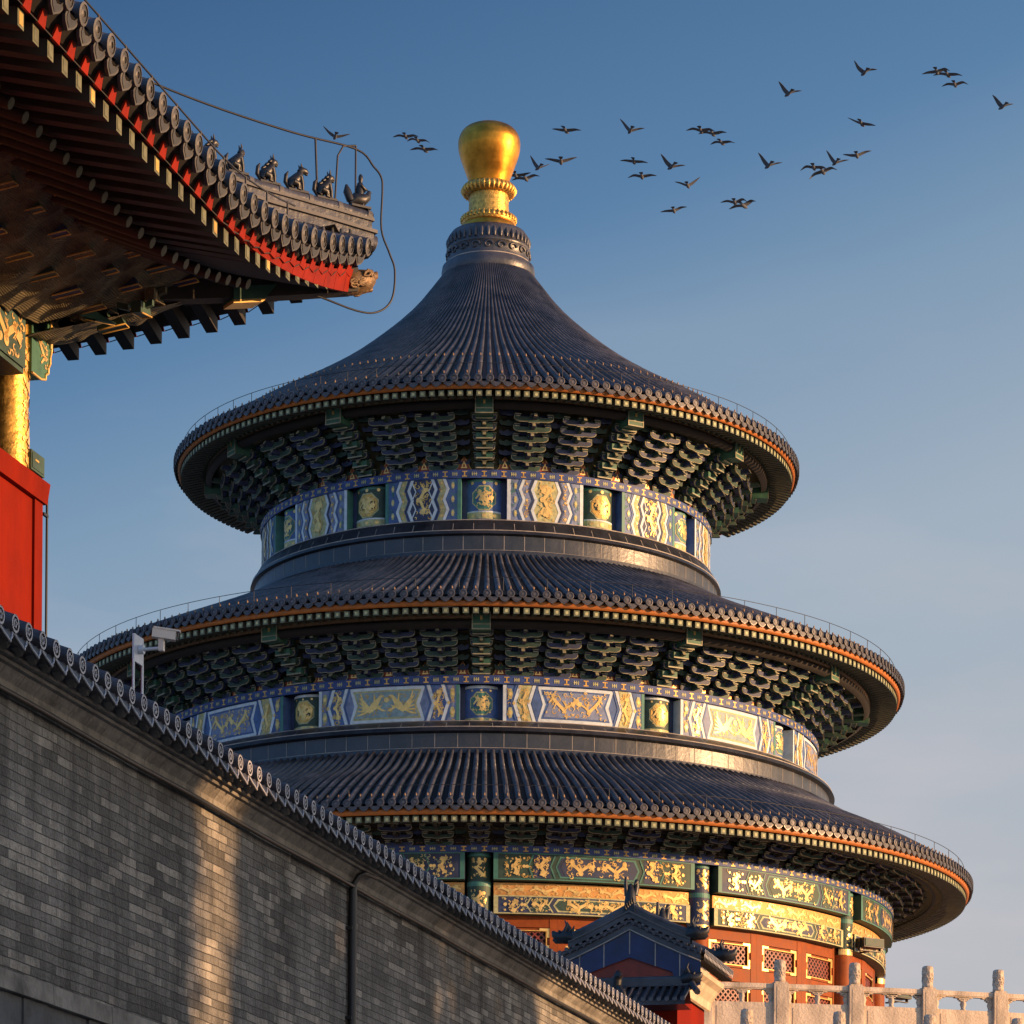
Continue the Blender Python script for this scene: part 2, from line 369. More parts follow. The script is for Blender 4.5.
# ------------------------------------------------------------------ painter for decorated boards
class Paint:
    """flat painted and gilded shapes, laid on a curved or flat board; f(u, v, lift) -> point"""
    def __init__(s, f, mb=None, step=.007):
        s.f = f; s.mb = mb or MB(); s.st = step
    def p(s, u, v, l): return s.f(u, v, l * s.st)
    def rect(s, u0, v0, u1, v1, m, l, du=.22):
        n = max(1, int(math.ceil(abs(u1 - u0) / du)))
        s.mb.grid([[s.p(u0 + (u1 - u0) * k / n, v, l) for k in range(n + 1)] for v in (v0, v1)], m, False)
    def ribbon(s, pts, ws, m, l):
        if not hasattr(ws, '__len__'): ws = [ws] * len(pts)
        a = []; b = []
        for i, (x, y) in enumerate(pts):
            q = pts[min(i + 1, len(pts) - 1)]; p0 = pts[max(i - 1, 0)]
            tx, ty = q[0] - p0[0], q[1] - p0[1]; d = math.hypot(tx, ty) or 1
            nx, ny = -ty / d * ws[i] / 2, tx / d * ws[i] / 2
            a.append(s.p(x - nx, y - ny, l)); b.append(s.p(x + nx, y + ny, l))
        s.mb.grid([a, b], m, False)
    def poly(s, pts, m, l): s.mb.face([s.p(x, y, l) for x, y in pts], m)
    def disc(s, u, v, ru, rv, m, l, n=12, wob=0, rnd=None):
        pts = []
        for k in range(n):
            w = 1 + (wob * (1 if k % 2 else -1))
            pts.append((u + ru * w * math.cos(2 * PI * k / n), v + rv * w * math.sin(2 * PI * k / n)))
        c = s.p(u, v, l); i = len(s.mb.v); mi = s.mb.mi(m)
        s.mb.v.append(tuple(c)); s.mb.v.extend(tuple(s.p(x, y, l)) for x, y in pts)
        for k in range(n):
            s.mb.f.append((i, i + 1 + k, i + 1 + (k + 1) % n)); s.mb.m.append(mi); s.mb.sm.append(False)
    def dragon(s, u, v, w, h, rnd, m='gold', l=4, flip=1, vert=False, th=None):
        """a writhing gilded dragon filling a w x h box"""
        th = (th or min(w, h) * .15) * .92
        asp = (h / w) if vert else (w / h)
        nw = 1.0 if asp < 1.4 else 1.45
        ph = rnd.uniform(-.3, .4)
        def q(x, y):
            x *= flip
            return (u + y * w, v + x * h) if vert else (u + x * w, v + y * h)
        def spine(t):
            a = 2 * PI * nw * t + ph
            return -.40 + .74 * t + .085 * math.sin(2 * a) , (.24 + .10 * math.sin(3 * t + 1)) * math.sin(a)
        N = 34
        s.ribbon([q(*spine(k / (N - 1))) for k in range(N)], [th * (.3 + .95 * math.sin(PI * min(1, .8 * k / (N - 1) + .1))) for k in range(N)], m, l)
        hx, hy = spine(1.0)
        a, b = q(hx + .02, hy); s.disc(a, b, th * 1.25, th * 1.0, m, l + .4, 9, .2)
        for k in range(4):
            s.ribbon([q(hx + .02, hy), q(hx + .08, hy + (.14, -.15, .03, .22)[k]), q(hx + (.04, .03, .14, -.05)[k], hy + (.24, -.24, .03, .26)[k])], [th * .5, th * .35, th * .1], m, l)
        for t in (.15, .38, .60, .82):
            x, y = spine(t); sg = 1 if y < 0 else -1
            c = q(x + .05, y + sg * .16); d = q(x - .01, y + sg * .26)
            s.ribbon([q(x, y), c, d], [th * .55, th * .5, th * .3], m, l)
            for dx in (-.06, .0, .05): s.ribbon([d, q(x - .01 + dx, y + sg * .34)], [th * .28, th * .08], m, l)
        for k in range(16):       # flames and cloud curls
            x = rnd.uniform(-.47, .47); y = rnd.choice((-1, 1)) * rnd.uniform(.24, .45); r_ = rnd.uniform(.03, .055); a0 = rnd.uniform(0, 6)
            ex, ey = (1, asp) if asp > 1 else (1 / asp, 1)
            s.ribbon([q(x + r_ * math.cos(a0 + g) , y + r_ * ey / ex * math.sin(a0 + g) * .8) for g in (0, .8, 1.6, 2.4, 3.2, 4.0)], [th * .12, th * .3, th * .38, th * .36, th * .3, th * .12], m, l)
    def scrolls(s, u0, v0, u1, v1, n, rnd, m='goldpaint', l=3, r=.06):
        for k in range(n):
            u = rnd.uniform(u0, u1); v = rnd.uniform(v0, v1); a0 = rnd.uniform(0, 6.28); sg = rnd.choice((-1, 1)); q = r * rnd.uniform(.6, 1.2)
            pts = []
            for g in range(7):
                a = a0 + sg * g * .75; rr_ = q * (1 - g * .11)
                pts.append((min(u1, max(u0, u + rr_ * math.cos(a))), min(v1, max(v0, v + rr_ * math.sin(a)))))
            s.ribbon(pts, [q * .12, q * .3, q * .36, q * .34, q * .3, q * .26, q * .12], m, l)
    def phoenix(s, u, v, w, h, rnd, m='gold', l=4, flip=1):
        def q(x, y): return (u + flip * x * w, v + y * h)
        th = min(w, h) * .15
        s.ribbon([q(-.1, -.25), q(.08, -.05), q(.2, .12), q(.3, .3), q(.4, .33)], [th * 1.0, th * 1.9, th * 1.1, th * .7, th * .2], m, l)
        for k in range(6):
            a = k / 5
            s.ribbon([q(-.05, -.15), q(-.25 - .05 * a, -.3 + .5 * a), q(-.48 + .12 * a, -.36 + .8 * a)], [th * .6, th * .5, th * .25], m, l)
        for k in range(4):
            s.ribbon([q(.08, -.02), q(.1 + .09 * k, .18 - .13 * k), q(.08 + .13 * k, .42 - .22 * k)], [th * .5, th * .5, th * .15], m, l)
    def zig(s, u, v0, v1, amp, n, w, m, l):
        pts = [(u + (amp if k % 2 else -amp), v0 + (v1 - v0) * k / n) for k in range(n + 1)]
        # keep the ends square: horizontal-width quads
        for k in range(n):
            (x0, y0), (x1, y1) = pts[k], pts[k + 1]
            s.poly([(x0 - w / 2, y0), (x0 + w / 2, y0), (x1 + w / 2, y1), (x1 - w / 2, y1)], m, l)

# ------------------------------------------------------------------ ground and terraces (the setting)
mb = MB(); mb.face([(-3000, -3000, 0), (3000, -3000, 0), (3000, 3000, 0), (-3000, 3000, 0)], 'paving')
mb.build('ground', kind='structure')
HX, HY, HZ = -0.976, 100.0, 9.6       # axis of the round hall and the level of the terrace it stands on
mb = MB()
for r0, r1, z0, z1 in ((46, 46, -.02, -4.4), (38.6, 38.6, -4.4, -1.9), (34.2, 34.2, -1.9, 0)):
    pass
prof = [(53, -9.6), (52.6, -6.4), (44.5, -6.4), (44.4, -4.1), (39, -4.1), (38.9, -1.55), (34.5, -1.55), (34.3, -.25), (34.5, -.2), (34.5, 0), (.2, 0)]
lathe(mb, prof, 'marble', 128, smooth=False)
mb.build('terrace', kind='structure', loc=(HX, HY, HZ))

# ------------------------------------------------------------------ the round hall
hall = thing('round_temple_hall', 'round blue-roofed temple hall with three tiers of eaves and a golden finial', 'temple', (HX, HY, HZ))
def H(h): return h - 8.0              # height above the eye -> height above the terrace
rnd = random.Random(5)

def tile_roof(name, prof, n, lip_drop, tubew, courses_nails, pmax=R(118)):
    """glazed roof: prof [(r, h)] from the top to the lip"""
    mb = MB()
    r0, r1 = prof[0][0], prof[-1][0]
    tl = .36; L_ = r1 - r0
    k = int(L_ * 1.12 / tl)
    st = []
    for j in range(k):
        a = r0 + L_ * j / k; b = r0 + L_ * (j + 1) / k
        st += [(a + .002, .965), (b - .002, 1.035)]
    hs = [(r, interp(prof, r)) for r, _ in st]
    # pans
    rows = []
    m = 2 * n
    for (r, h) in hs[::-1]:
        sp = 2 * PI * r / n
        d = min(.06, sp * .16)
        rows.append([pol(r, -PI + 2 * PI * q / m, H(h) - (d if q % 2 else 0)) for q in range(m + 1)])
    mb.grid(rows, 'pan', True)
    for i in range(n):
        ph = (i + .5) * 2 * PI / n - PI
        if abs(ph) > pmax: continue
        rows = []
        jr = rnd.uniform(.96, 1.04)
        for q, ((r, h), (_, sc)) in enumerate(zip(hs, st)):
            w = min(tubew * .82, 2 * PI * r / n * .31) * sc * jr
            c = pol(r, ph, H(h)); T = Vector((math.cos(ph), math.sin(ph), 0))
            r2, h2 = hs[min(q + 1, len(hs) - 1)]; r3, h3 = hs[max(q - 1, 0)]
            t = Vector((r2 - r3, h2 - h3)).normalized()
            Nn = pol(-t.y, ph, t.x)
            rows.append([c + T * math.cos(PI * a / 6) * w + Nn * (math.sin(PI * a / 6) * w * 1.25) for a in range(7)])
        mb.grid(rows[::-1], 'glaze', True)
        # round end tile
        rad = tubew * 1.12
        c = pol(r1 + .015, ph, H(prof[-1][1]) + .02)
        T = Vector((math.cos(ph), math.sin(ph), 0)); U = Vector((0, 0, 1)); O = pol(1, ph, 0)
        ring = lambda q, o: [c + O * o + T * (q * math.cos(2 * PI * a / 10)) + U * (q * math.sin(2 * PI * a / 10)) for a in range(10)]
        mb.grid([ring(rad, -.10), ring(rad, .03)], 'glaze', True, closed=True)
        mb.grid([ring(rad, .03), ring(rad * .80, .035)], 'glaze_ring', False, closed=True)
        mb.face(ring(rad * .80, .02), 'glaze_end')
        mb.face(ring(rad * .34, .03), 'glaze_ring')
        # nail caps
        for rn in courses_nails:
            hn = interp(prof, rn); cc = pol(rn, ph, H(hn) + tubew * 1.2)
            s = .022
            mb.tube([cc, cc + Vector((0, 0, .04)), cc + Vector((0, 0, .075))], [s, s * 1.15, s * .3], 'nail', 6)
        # hanging drip tile
        p2 = ph + PI / n; T = Vector((math.cos(p2), math.sin(p2), 0)); O = pol(1, p2, 0)
        c = pol(r1 - .02, p2, H(prof[-1][1]) - .05); hw = PI * r1 / n * .92
        pl = [(-hw, .035), (-hw * .9, -.06), (-hw * .45, -lip_drop * .8), (0, -lip_drop), (hw * .45, -lip_drop * .8), (hw * .9, -.06), (hw, .035), (hw * .5, -.0), (0, -.015), (-hw * .5, 0)]
        mb.prism([c + T * x + U * y for x, y in pl], O * .035, 'glaze')
        pl2 = [(x * .74, -.02 + (y + .02) * .72) for x, y in pl]
        mb.face([c + O * .04 + T * x + U * y for x, y in pl2], 'glaze_end')
    return mb.build(name, hall)

def rail(rr, z0, z1, n, name='safety_rail', pm=R(120)):
    mb = MB()
    mb.tube([pol(rr, -pm + 2 * pm * k / 120, z1) for k in range(121)], .009, 'wire', 5)
    for k in range(n):
        p = -pm + 2 * pm * (k + .5) / n
        mb.tube([pol(rr, p, z0), pol(rr, p, z1)], .009, 'wire', 5)
    return mb

P1 = [(1.35, 34.5), (2.2, 33.4), (3.2, 32.45), (4.4, 31.5), (5.6, 30.72), (6.8, 30.03), (8.0, 29.30), (9.20, 28.62)]
P2 = [(7.0, 24.45), (8.0, 23.92), (9.0, 23.45), (10.0, 23.02), (11.0, 22.6), (12.33, 22.03)]
P3 = [(10.4, 18.32), (11.5, 17.68), (12.5, 17.24), (13.4, 16.78), (14.36, 16.22)]
roofs = []
for prof, n, tw, nails in ((P1, 180, .098, (8.99, 7.2)), (P2, 250, .094, (12.12,)), (P3, 306, .092, (14.17,))):
    o = tile_roof('tiled_roof', prof, n, .15, tw, nails)
    rl = rail(prof[-1][0] - .22, H(interp(prof, prof[-1][0] - .22)), H(prof[-1][1]) + .50, 44).build('safety_rail', o)
    roofs.append(o)

# eaves: fascia, two rows of rafters, soffit boards, purlins
EAVES = [  # fascia r, h ; rafters inner r ; count of rafters
    (9.08, 28.47, 8.38, 220, 8.18), (12.20, 21.83, 11.42, 288, 11.25), (14.24, 16.02, 13.5, 360, 13.3)]
raft_stuff = []
raft_list = []
for k, (rf, hf, ri, n, rb) in enumerate(EAVES):
    mb = MB()
    lathe(mb, [(rf - .03, H(hf) - .075), (rf + .03, H(hf) - .07), (rf + .05, H(hf) + .045), (rf - .02, H(hf) + .10)], 'orange', 180)
    mb.build('fascia_board', hall)
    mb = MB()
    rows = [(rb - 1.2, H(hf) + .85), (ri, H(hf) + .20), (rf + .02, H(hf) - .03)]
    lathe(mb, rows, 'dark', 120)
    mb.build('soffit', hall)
    # flying rafters (square, painted ends) and round eave rafters behind
    me = MB()
    z1 = H(hf) - .175; z0 = H(hf) + .10
    s = .076
    def ptn(t, r, z): return Vector((t, -r, z))
    me.hexa([ptn(-s, ri - .3, z0 - .14), ptn(-s, rf - .05, z1 - s), ptn(s, rf - .05, z1 - s), ptn(s, ri - .3, z0 - .14),
             ptn(-s, ri - .3, z0), ptn(-s, rf - .05, z1 + s), ptn(s, rf - .05, z1 + s), ptn(s, ri - .3, z0)], 'rafter')
    q = s * 1.0
    me.face([ptn(-q, rf - .045, z1 - q), ptn(q, rf - .045, z1 - q), ptn(q, rf - .045, z1 + q), ptn(-q, rf - .045, z1 + q)], 'raft')
    q = s * .5
    me.face([ptn(-q, rf - .041, z1 - q), ptn(q, rf - .041, z1 - q), ptn(q, rf - .041, z1 + q), ptn(-q, rf - .041, z1 + q)], 'sage')
    zc = H(hf) - .09
    me2 = MB()
    me2.tube([ptn(0, rb - .4, zc + .22), ptn(0, ri + .02, zc)], .062, 'rafter', 8)
    me2.tube([ptn(0, ri + .021, zc), ptn(0, ri + .026, zc)], .062, 'raft', 8)
    for i in range(n):
        ph = (i + .5) * 2 * PI / n - PI
        if abs(ph) < R(125): raft_list.append((k, ph, me, me2))
    # shadowed purlin and painted lath ring
    mb = MB()
    pd = (.28, .20, .52)[k]
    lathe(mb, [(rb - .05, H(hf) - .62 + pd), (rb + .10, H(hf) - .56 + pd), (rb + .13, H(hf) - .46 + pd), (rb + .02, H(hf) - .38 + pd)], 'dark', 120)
    lathe(mb, [(rb + .00, H(hf) - .40 + pd), (rb + .11, H(hf) - .38 + pd), (rb + .11, H(hf) - .26 + pd), (rb, H(hf) - .2 + pd)], 'carvedwood', 120)
    mb.build('eave_purlin', hall)
# the hundred rafters nearest the viewer are parts of their own, the rest one mesh
raft_list.sort(key=lambda t: (abs(t[1] - R(28)) / (1 if t[0] == 2 else .75)))
shared = {}
rest = MB()
def add_rot(dst, src, ph):
    c, s_ = math.cos(ph), math.sin(ph); i = len(dst.v)
    dst.v.extend((x * c - y * s_, x * s_ + y * c, z) for x, y, z in src.v)
    mp_ = [dst.mi(m) for m in src.mats]
    dst.f.extend(tuple(i + j for j in f) for f in src.f); dst.m.extend(mp_[m] for m in src.m); dst.sm.extend(src.sm)
for c, (k, ph, me, me2) in enumerate(raft_list):
    if c < 100:
        if k not in shared:
            both = MB(); add_rot(both, me, 0); add_rot(both, me2, 0)
            o = both.build('rafter', hall); shared[k] = o.data
        else:
            o = obj('rafter', shared[k], hall)
        o.rotation_euler = (0, 0, ph)
    else:
        add_rot(rest, me, ph); add_rot(rest, me2, ph)
rest.build('rafters', hall, kind='stuff')

# ---------------------------------------------------------------- bracket sets
def boat(w, h):
    return [(-w, h), (-w, .42 * h), (-.90 * w, .16 * h), (-.72 * w, .02 * h), (-.30 * w, .02 * h), (-.26 * w, -.10 * h), (.26 * w, -.10 * h), (.30 * w, .02 * h), (.72 * w, .02 * h), (.90 * w, .16 * h), (w, .42 * h), (w, h),
            (.78 * w, h), (.70 * w, .74 * h), (.24 * w, .74 * h), (.20 * w, h), (-.20 * w, h), (-.24 * w, .74 * h), (-.70 * w, .74 * h), (-.78 * w, h)]
def bracket(T, ra, za, rb, zb, w, cols, column=False):
    mb = MB()
    P = lambda t, r, z: Vector((t, -r, z))
    dz = (zb - za) / T; dr = (rb - ra) / T
    c1, c2 = cols
    # packed timber core of the set, following the flare
    mb.hexa([P(-w * .42, ra - .3, za), P(-w * .42, ra - .06, za), P(w * .42, ra - .06, za), P(w * .42, ra - .3, za),
             P(-w * .80, rb - .5, zb), P(-w * .80, rb - .2, zb), P(w * .80, rb - .2, zb), P(w * .80, rb - .5, zb)], c2)
    for j in range(T):
        r = ra + dr * (j + .5); z = za + dz * j
        wj = w * (.90 + .28 * j / max(1, T - 1))
        hh = dz * .80
        big = [P(t * 1.04, r - .012, z + (y - hh * .5) * 1.13 + hh * .5 - .004) for t, y in boat(wj, hh)]
        mb.prism(big, (0, .03, 0), 'cream')
        mb.prism([P(t, r, z + y) for t, y in boat(wj, hh)], (0, .16, 0), c1)
        # bearing blocks on the arm, and a shorter arm half a step behind
        for t in (-wj * .84, 0, wj * .84):
            bw = .085 if t else .10
            mb.hexa([P(t - bw * .7, r - .012, z + hh * .86), P(t + bw * .7, r - .012, z + hh * .86), P(t + bw * .7, r - .2, z + hh * .86), P(t - bw * .7, r - .2, z + hh * .86),
                     P(t - bw, r + .012, z + hh * 1.2), P(t + bw, r + .012, z + hh * 1.2), P(t + bw, r - .2, z + hh * 1.2), P(t - bw, r - .2, z + hh * 1.2)], c2)
            mb.box(P(t, r + .014, z + hh * 1.2), (bw, .006, .012), 'cream')
            mb.box(P(t, r + .0, z + hh * .86), (bw * .7, .008, .010), 'cream')
        mb.prism([P(t * .80, r - .16, z + y * .9 + dz * .42) for t, y in boat(wj, hh)], (0, .1, 0), c2)
        mb.prism([P(t * .84, r - .172, z + (y * .9 - hh * .5) * 1.2 + hh * .5 + dz * .42) for t, y in boat(wj, hh)], (0, .02, 0), 'cream')
        # lever arm pointing outwards
        s = .055
        tip = r + dr * .9 + .05
        mb.hexa([P(-s, r - .4, z + .02), P(-s, tip, z + dz * .30), P(s, tip, z + dz * .30), P(s, r - .4, z + .02),
                 P(-s, r - .4, z + dz * .8), P(-s, tip - .06, z + dz * .85), P(s, tip - .06, z + dz * .85), P(s, r - .4, z + dz * .8)], c2)
        mb.hexa([P(-s * .8, tip + .004, z + dz * .33), P(-s * .8, tip + .012, z + dz * .33), P(s * .8, tip + .012, z + dz * .33), P(s * .8, tip + .004, z + dz * .33),
                 P(-s * .8, tip - .05, z + dz * .78), P(-s * .8, tip - .045, z + dz * .78), P(s * .8, tip - .045, z + dz * .78), P(s * .8, tip - .05, z + dz * .78)], 'cream')
        if column:
            g = .235
            mb.box(P(0, r - .02, z + dz * .45), (g, .16, dz * .40), 'green' if j % 2 else 'dgreen')
            mb.box(P(0, r + .135, z + dz * .06), (g, .012, .016), 'cream')
    if column:
        z = zb - .02
        mb.hexa([P(-.26, rb - .5, z - .10), P(-.25, rb + .36, z - .14), P(.25, rb + .36, z - .14), P(.26, rb - .5, z - .10),
                 P(-.26, rb - .5, z + .46), P(-.25, rb + .36, z + .36), P(.25, rb + .36, z + .36), P(.26, rb - .5, z + .46)], 'green')
        for x0, x1, y0, y1 in ((-.25, -.225, -.14, .36), (.225, .25, -.14, .36), (-.225, .225, -.14, -.11), (-.225, .225, -.01, .015), (-.225, .225, .335, .36)):
            mb.box(P((x0 + x1) / 2, rb + .364, z + (y0 + y1) / 2), ((x1 - x0) / 2, .006, (y1 - y0) / 2), 'cream')
        mb.box(P(0, rb + .368, z + .17), (.03, .01, .05), 'gold')
    return mb
def small_arms(mb, S, s_i):
    # lower, recessed arms that fill the bays between the sets
    n = S['n']; T = S['T']
    for i in range(n):
        ph = (i + .5) * 2 * PI / n
        if PI * .6 < ph < PI * 1.4: continue
        c = S['cols'][i % 2]
        T3 = Vector((math.cos(ph), math.sin(ph), 0)); O = pol(1, ph, 0)
        for j in range(1, T + 1):
            f = (j + .35) / T
            r = S['ra'] + (S['rb'] - S['ra']) * f - .42; z = H(S['za'] + (S['zb'] - S['za']) * f) - .10
            hh = (S['zb'] - S['za']) / T * .75; w = S['w'] * (.34 + .22 * f)
            base = pol(r, ph, z)
            mb.prism([base + T3 * t + Vector((0, 0, y)) for t, y in boat(w, hh)], O * .12, c[j % 2])
            mb.prism([base + T3 * t + Vector((0, 0, y)) for t, y in boat(w, hh)], O * .122, c[j % 2])
STOREYS = [
    dict(T=6, ra=6.45, za=26.93, rb=7.98, zb=28.12, w=.45, n=36, per=3, cols=(('navy', 'dgreen'), ('dgreen', 'navy'))),
    dict(T=5, ra=9.62, za=20.50, rb=11.02, zb=21.50, w=.41, n=60, per=5, cols=(('navy', 'dgreen'), ('dgreen', 'navy'))),
    dict(T=4, ra=11.95, za=15.54, rb=13.1, zb=16.14, w=.40, n=72, per=6, cols=(('navy', 'dark'), ('dgreen', 'dark')))]
for s_i, S in enumerate(STOREYS):
    mesh_cache = {}
    n = S['n']
    for i in range(n):
        ph = i * 2 * PI / n
        if ph > PI: ph -= 2 * PI
        if abs(ph) > R(101): continue
        column = (i % S['per'] == 0)
        key = ('c' if column else i % 2)
        if key not in mesh_cache:
            b = bracket(S['T'], S['ra'], H(S['za']), S['rb'], H(S['zb']), S['w'] * (.62 if column else 1), S['cols'][i % 2], column and s_i < 2)
            o = b.build('bracket_set', hall); mesh_cache[key] = o.data
        else:
            o = obj('bracket_set', mesh_cache[key], hall)
        o.rotation_euler = (0, 0, ph)
    # boards behind the brackets, with flame ornaments between the sets
    mb = MB()
    small_arms(mb, S, s_i)
    lathe(mb, [(S['ra'] - .1, H(S['za']) - .05), (S['ra'] - .06, H(S['za']) + .42), (S['rb'] - .35, H(S['zb']) + .12), (S['rb'] + .25, H(S['zb']) + .45)], 'backing', 120)
    rr = S['ra'] + .02
    for i in range(n):
        ph = (i + .5) * 2 * PI / n
        if PI * .62 < ph < PI * 1.38: continue
        if s_i == 2 and False: continue
        pt = Paint(lambda u, v, l, ph=ph: pol(rr + .06 * (v - H(S['za'])) + l, ph + u / rr, v), mb, .006)
        z = H(S['za']) + .01
        fl = [(-.21, 0), (.21, 0), (.14, .09), (.115, .2), (.03, .30), (0, .41), (-.03, .30), (-.115, .2), (-.14, .09)]
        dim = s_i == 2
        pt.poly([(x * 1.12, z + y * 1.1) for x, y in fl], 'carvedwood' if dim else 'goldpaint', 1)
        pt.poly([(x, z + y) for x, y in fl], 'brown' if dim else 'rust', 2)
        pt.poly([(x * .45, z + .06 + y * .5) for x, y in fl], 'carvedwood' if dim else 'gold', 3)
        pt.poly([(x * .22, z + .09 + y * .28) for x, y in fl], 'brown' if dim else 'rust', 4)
    mb.build('bracket_board', hall)

# ---------------------------------------------------------------- painted boards, storey one and two
def trim_band(r, h0, h1, step):
    mb = MB()
    lathe(mb, [(r, H(h0)), (r + .02, H(h0)), (r + .02, H(h1)), (r - .1, H(h1))], 'bandblue', 144, smooth=False)
    n = int(2 * PI * r / step); hm = (h1 - h0)
    for i in range(n):
        ph = i * 2 * PI / n - PI
        if abs(ph) > R(110): continue
        p = Paint(lambda u, v, l: pol(r + .02 + l, ph + u / r, v), mb, .006)
        z = H((h0 + h1) / 2); a = hm * .28
        if i % 2:
            for y in (-a, a): p.rect(-.07, z + y - .014, .07, z + y + .014, 'goldpaint', 1)
            p.rect(-.018, z - a, .018, z + a, 'goldpaint', 1)
        else:
            for x in (-.055, 0, .055): p.rect(x - .012, z - a * .8, x + .012, z + a * .8, 'sage', 1)
            p.rect(-.075, z - .012, .075, z + .012, 'sage', 1.4)
    return mb.build('trim_band', hall)

def panel_shell(mb, r, hw, z0, z1, edge_a, edge_b, rin):
    # the board itself with its thick painted ends
    def q(u, rr, z): return pol(rr, u / r, z)
    for sgn, m in ((-1, edge_a), (1, edge_b)):
        u = sgn * hw
        mb.face([q(u, rin, z0), q(u, r, z0), q(u, r, z1), q(u, rin, z1)][::sgn], m)
    n = 12
    for z, fl in ((z0, 1), (z1, -1)):
        mb.grid([[q(-hw + 2 * hw * k / n, rr, z) for k in range(n + 1)] for rr in (r, rin)], edge_a, False)

def panel_one(kind, rs):
    r = 6.64; hw = 1.10; z0, z1 = H(25.53), H(26.67)
    p = Paint(lambda u, v, l: pol(r + l, u / r, v))
    bgm, edge = ('blue', 'pale') if kind == 0 else ('lilac', 'pale')
    panel_shell(p.mb, r, hw, z0, z1, 'blue', 'teal', 6.2)
    p.rect(-hw, z0, hw, z1, bgm, 0)
    for s in (-1, 1):
        p.rect(s * hw - (.10 if s > 0 else 0), z0, s * hw + (.10 if s < 0 else 0), z1, 'teal' if kind == 0 else 'pale', 1)
    am = .055; n = 4
    def band(ua, ub, m, l):
        for k in range(n):
            a0 = am if k % 2 else -am; a1 = -a0
            for sg in (1,):
                y0 = z0 + (z1 - z0) * k / n; y1 = z0 + (z1 - z0) * (k + 1) / n
                p.poly([(ua - a0, y0), (ub + a0, y0), (ub + a1, y1), (ua - a1, y1)], m, l)
    # side strips between zigzags
    for s in (-1, 1):
        for uz, m, w in ((.34, 'pale', .085), (.43, 'navy', .045), (.68, 'pale', .085), (.77, 'blue', .045)):
            p.zig(s * uz, z0, z1, am * s, n, w, m, 2)
        p.zig(s * .555, z0, z1, am * s, n, .15, 'sage' if kind == 0 else 'lilac', 1)
        for k in range(5):
            p.disc(s * (.555), z0 + (z1 - z0) * (k + .5) / 5, .032, .032, 'gold', 3, 7)
        for k in range(3):
            p.disc(s * .87, z0 + (z1 - z0) * (k + .5) / 3, .05, .10, 'sage', 2, 6)
            p.disc(s * .87, z0 + (z1 - z0) * (k + .5) / 3, .03, .03, 'gold', 3, 7)
    band(-.30, .30, 'navy' if kind == 0 else 'sage', 1)
    p.scrolls(-.26, z0 + .04, .26, z1 - .04, 26, rs, 'goldpaint', 2.6, .07)
    for s in (-1, 1):
        p.scrolls(min(s * .49, s * .62), z0 + .03, max(s * .49, s * .62), z1 - .03, 18, rs, 'goldpaint', 2.6, .05)
        p.scrolls(min(s * .84, s * 1.0), z0 + .03, max(s * .84, s * 1.0), z1 - .03, 16, rs, 'teal', 1.6, .05)
    if kind == 0:
        p.zig(-.24, z0 + .08, z1 - .08, am, n, .035, 'pale', 2); p.zig(.24, z0 + .08, z1 - .08, -am, n, .035, 'pale', 2)
    zc = (z0 + z1) / 2
    p.dragon(0, zc, .44, 1.06, rs, 'gold', 4, rs.choice((-1, 1)), vert=True, th=.075 if kind == 0 else .085)
    if kind: p.disc(0, zc + .3, .15, .14, 'gold', 3, 9, .1); p.disc(0, zc - .3, .17, .14, 'gold', 3, 9, .1)
    return p.mb

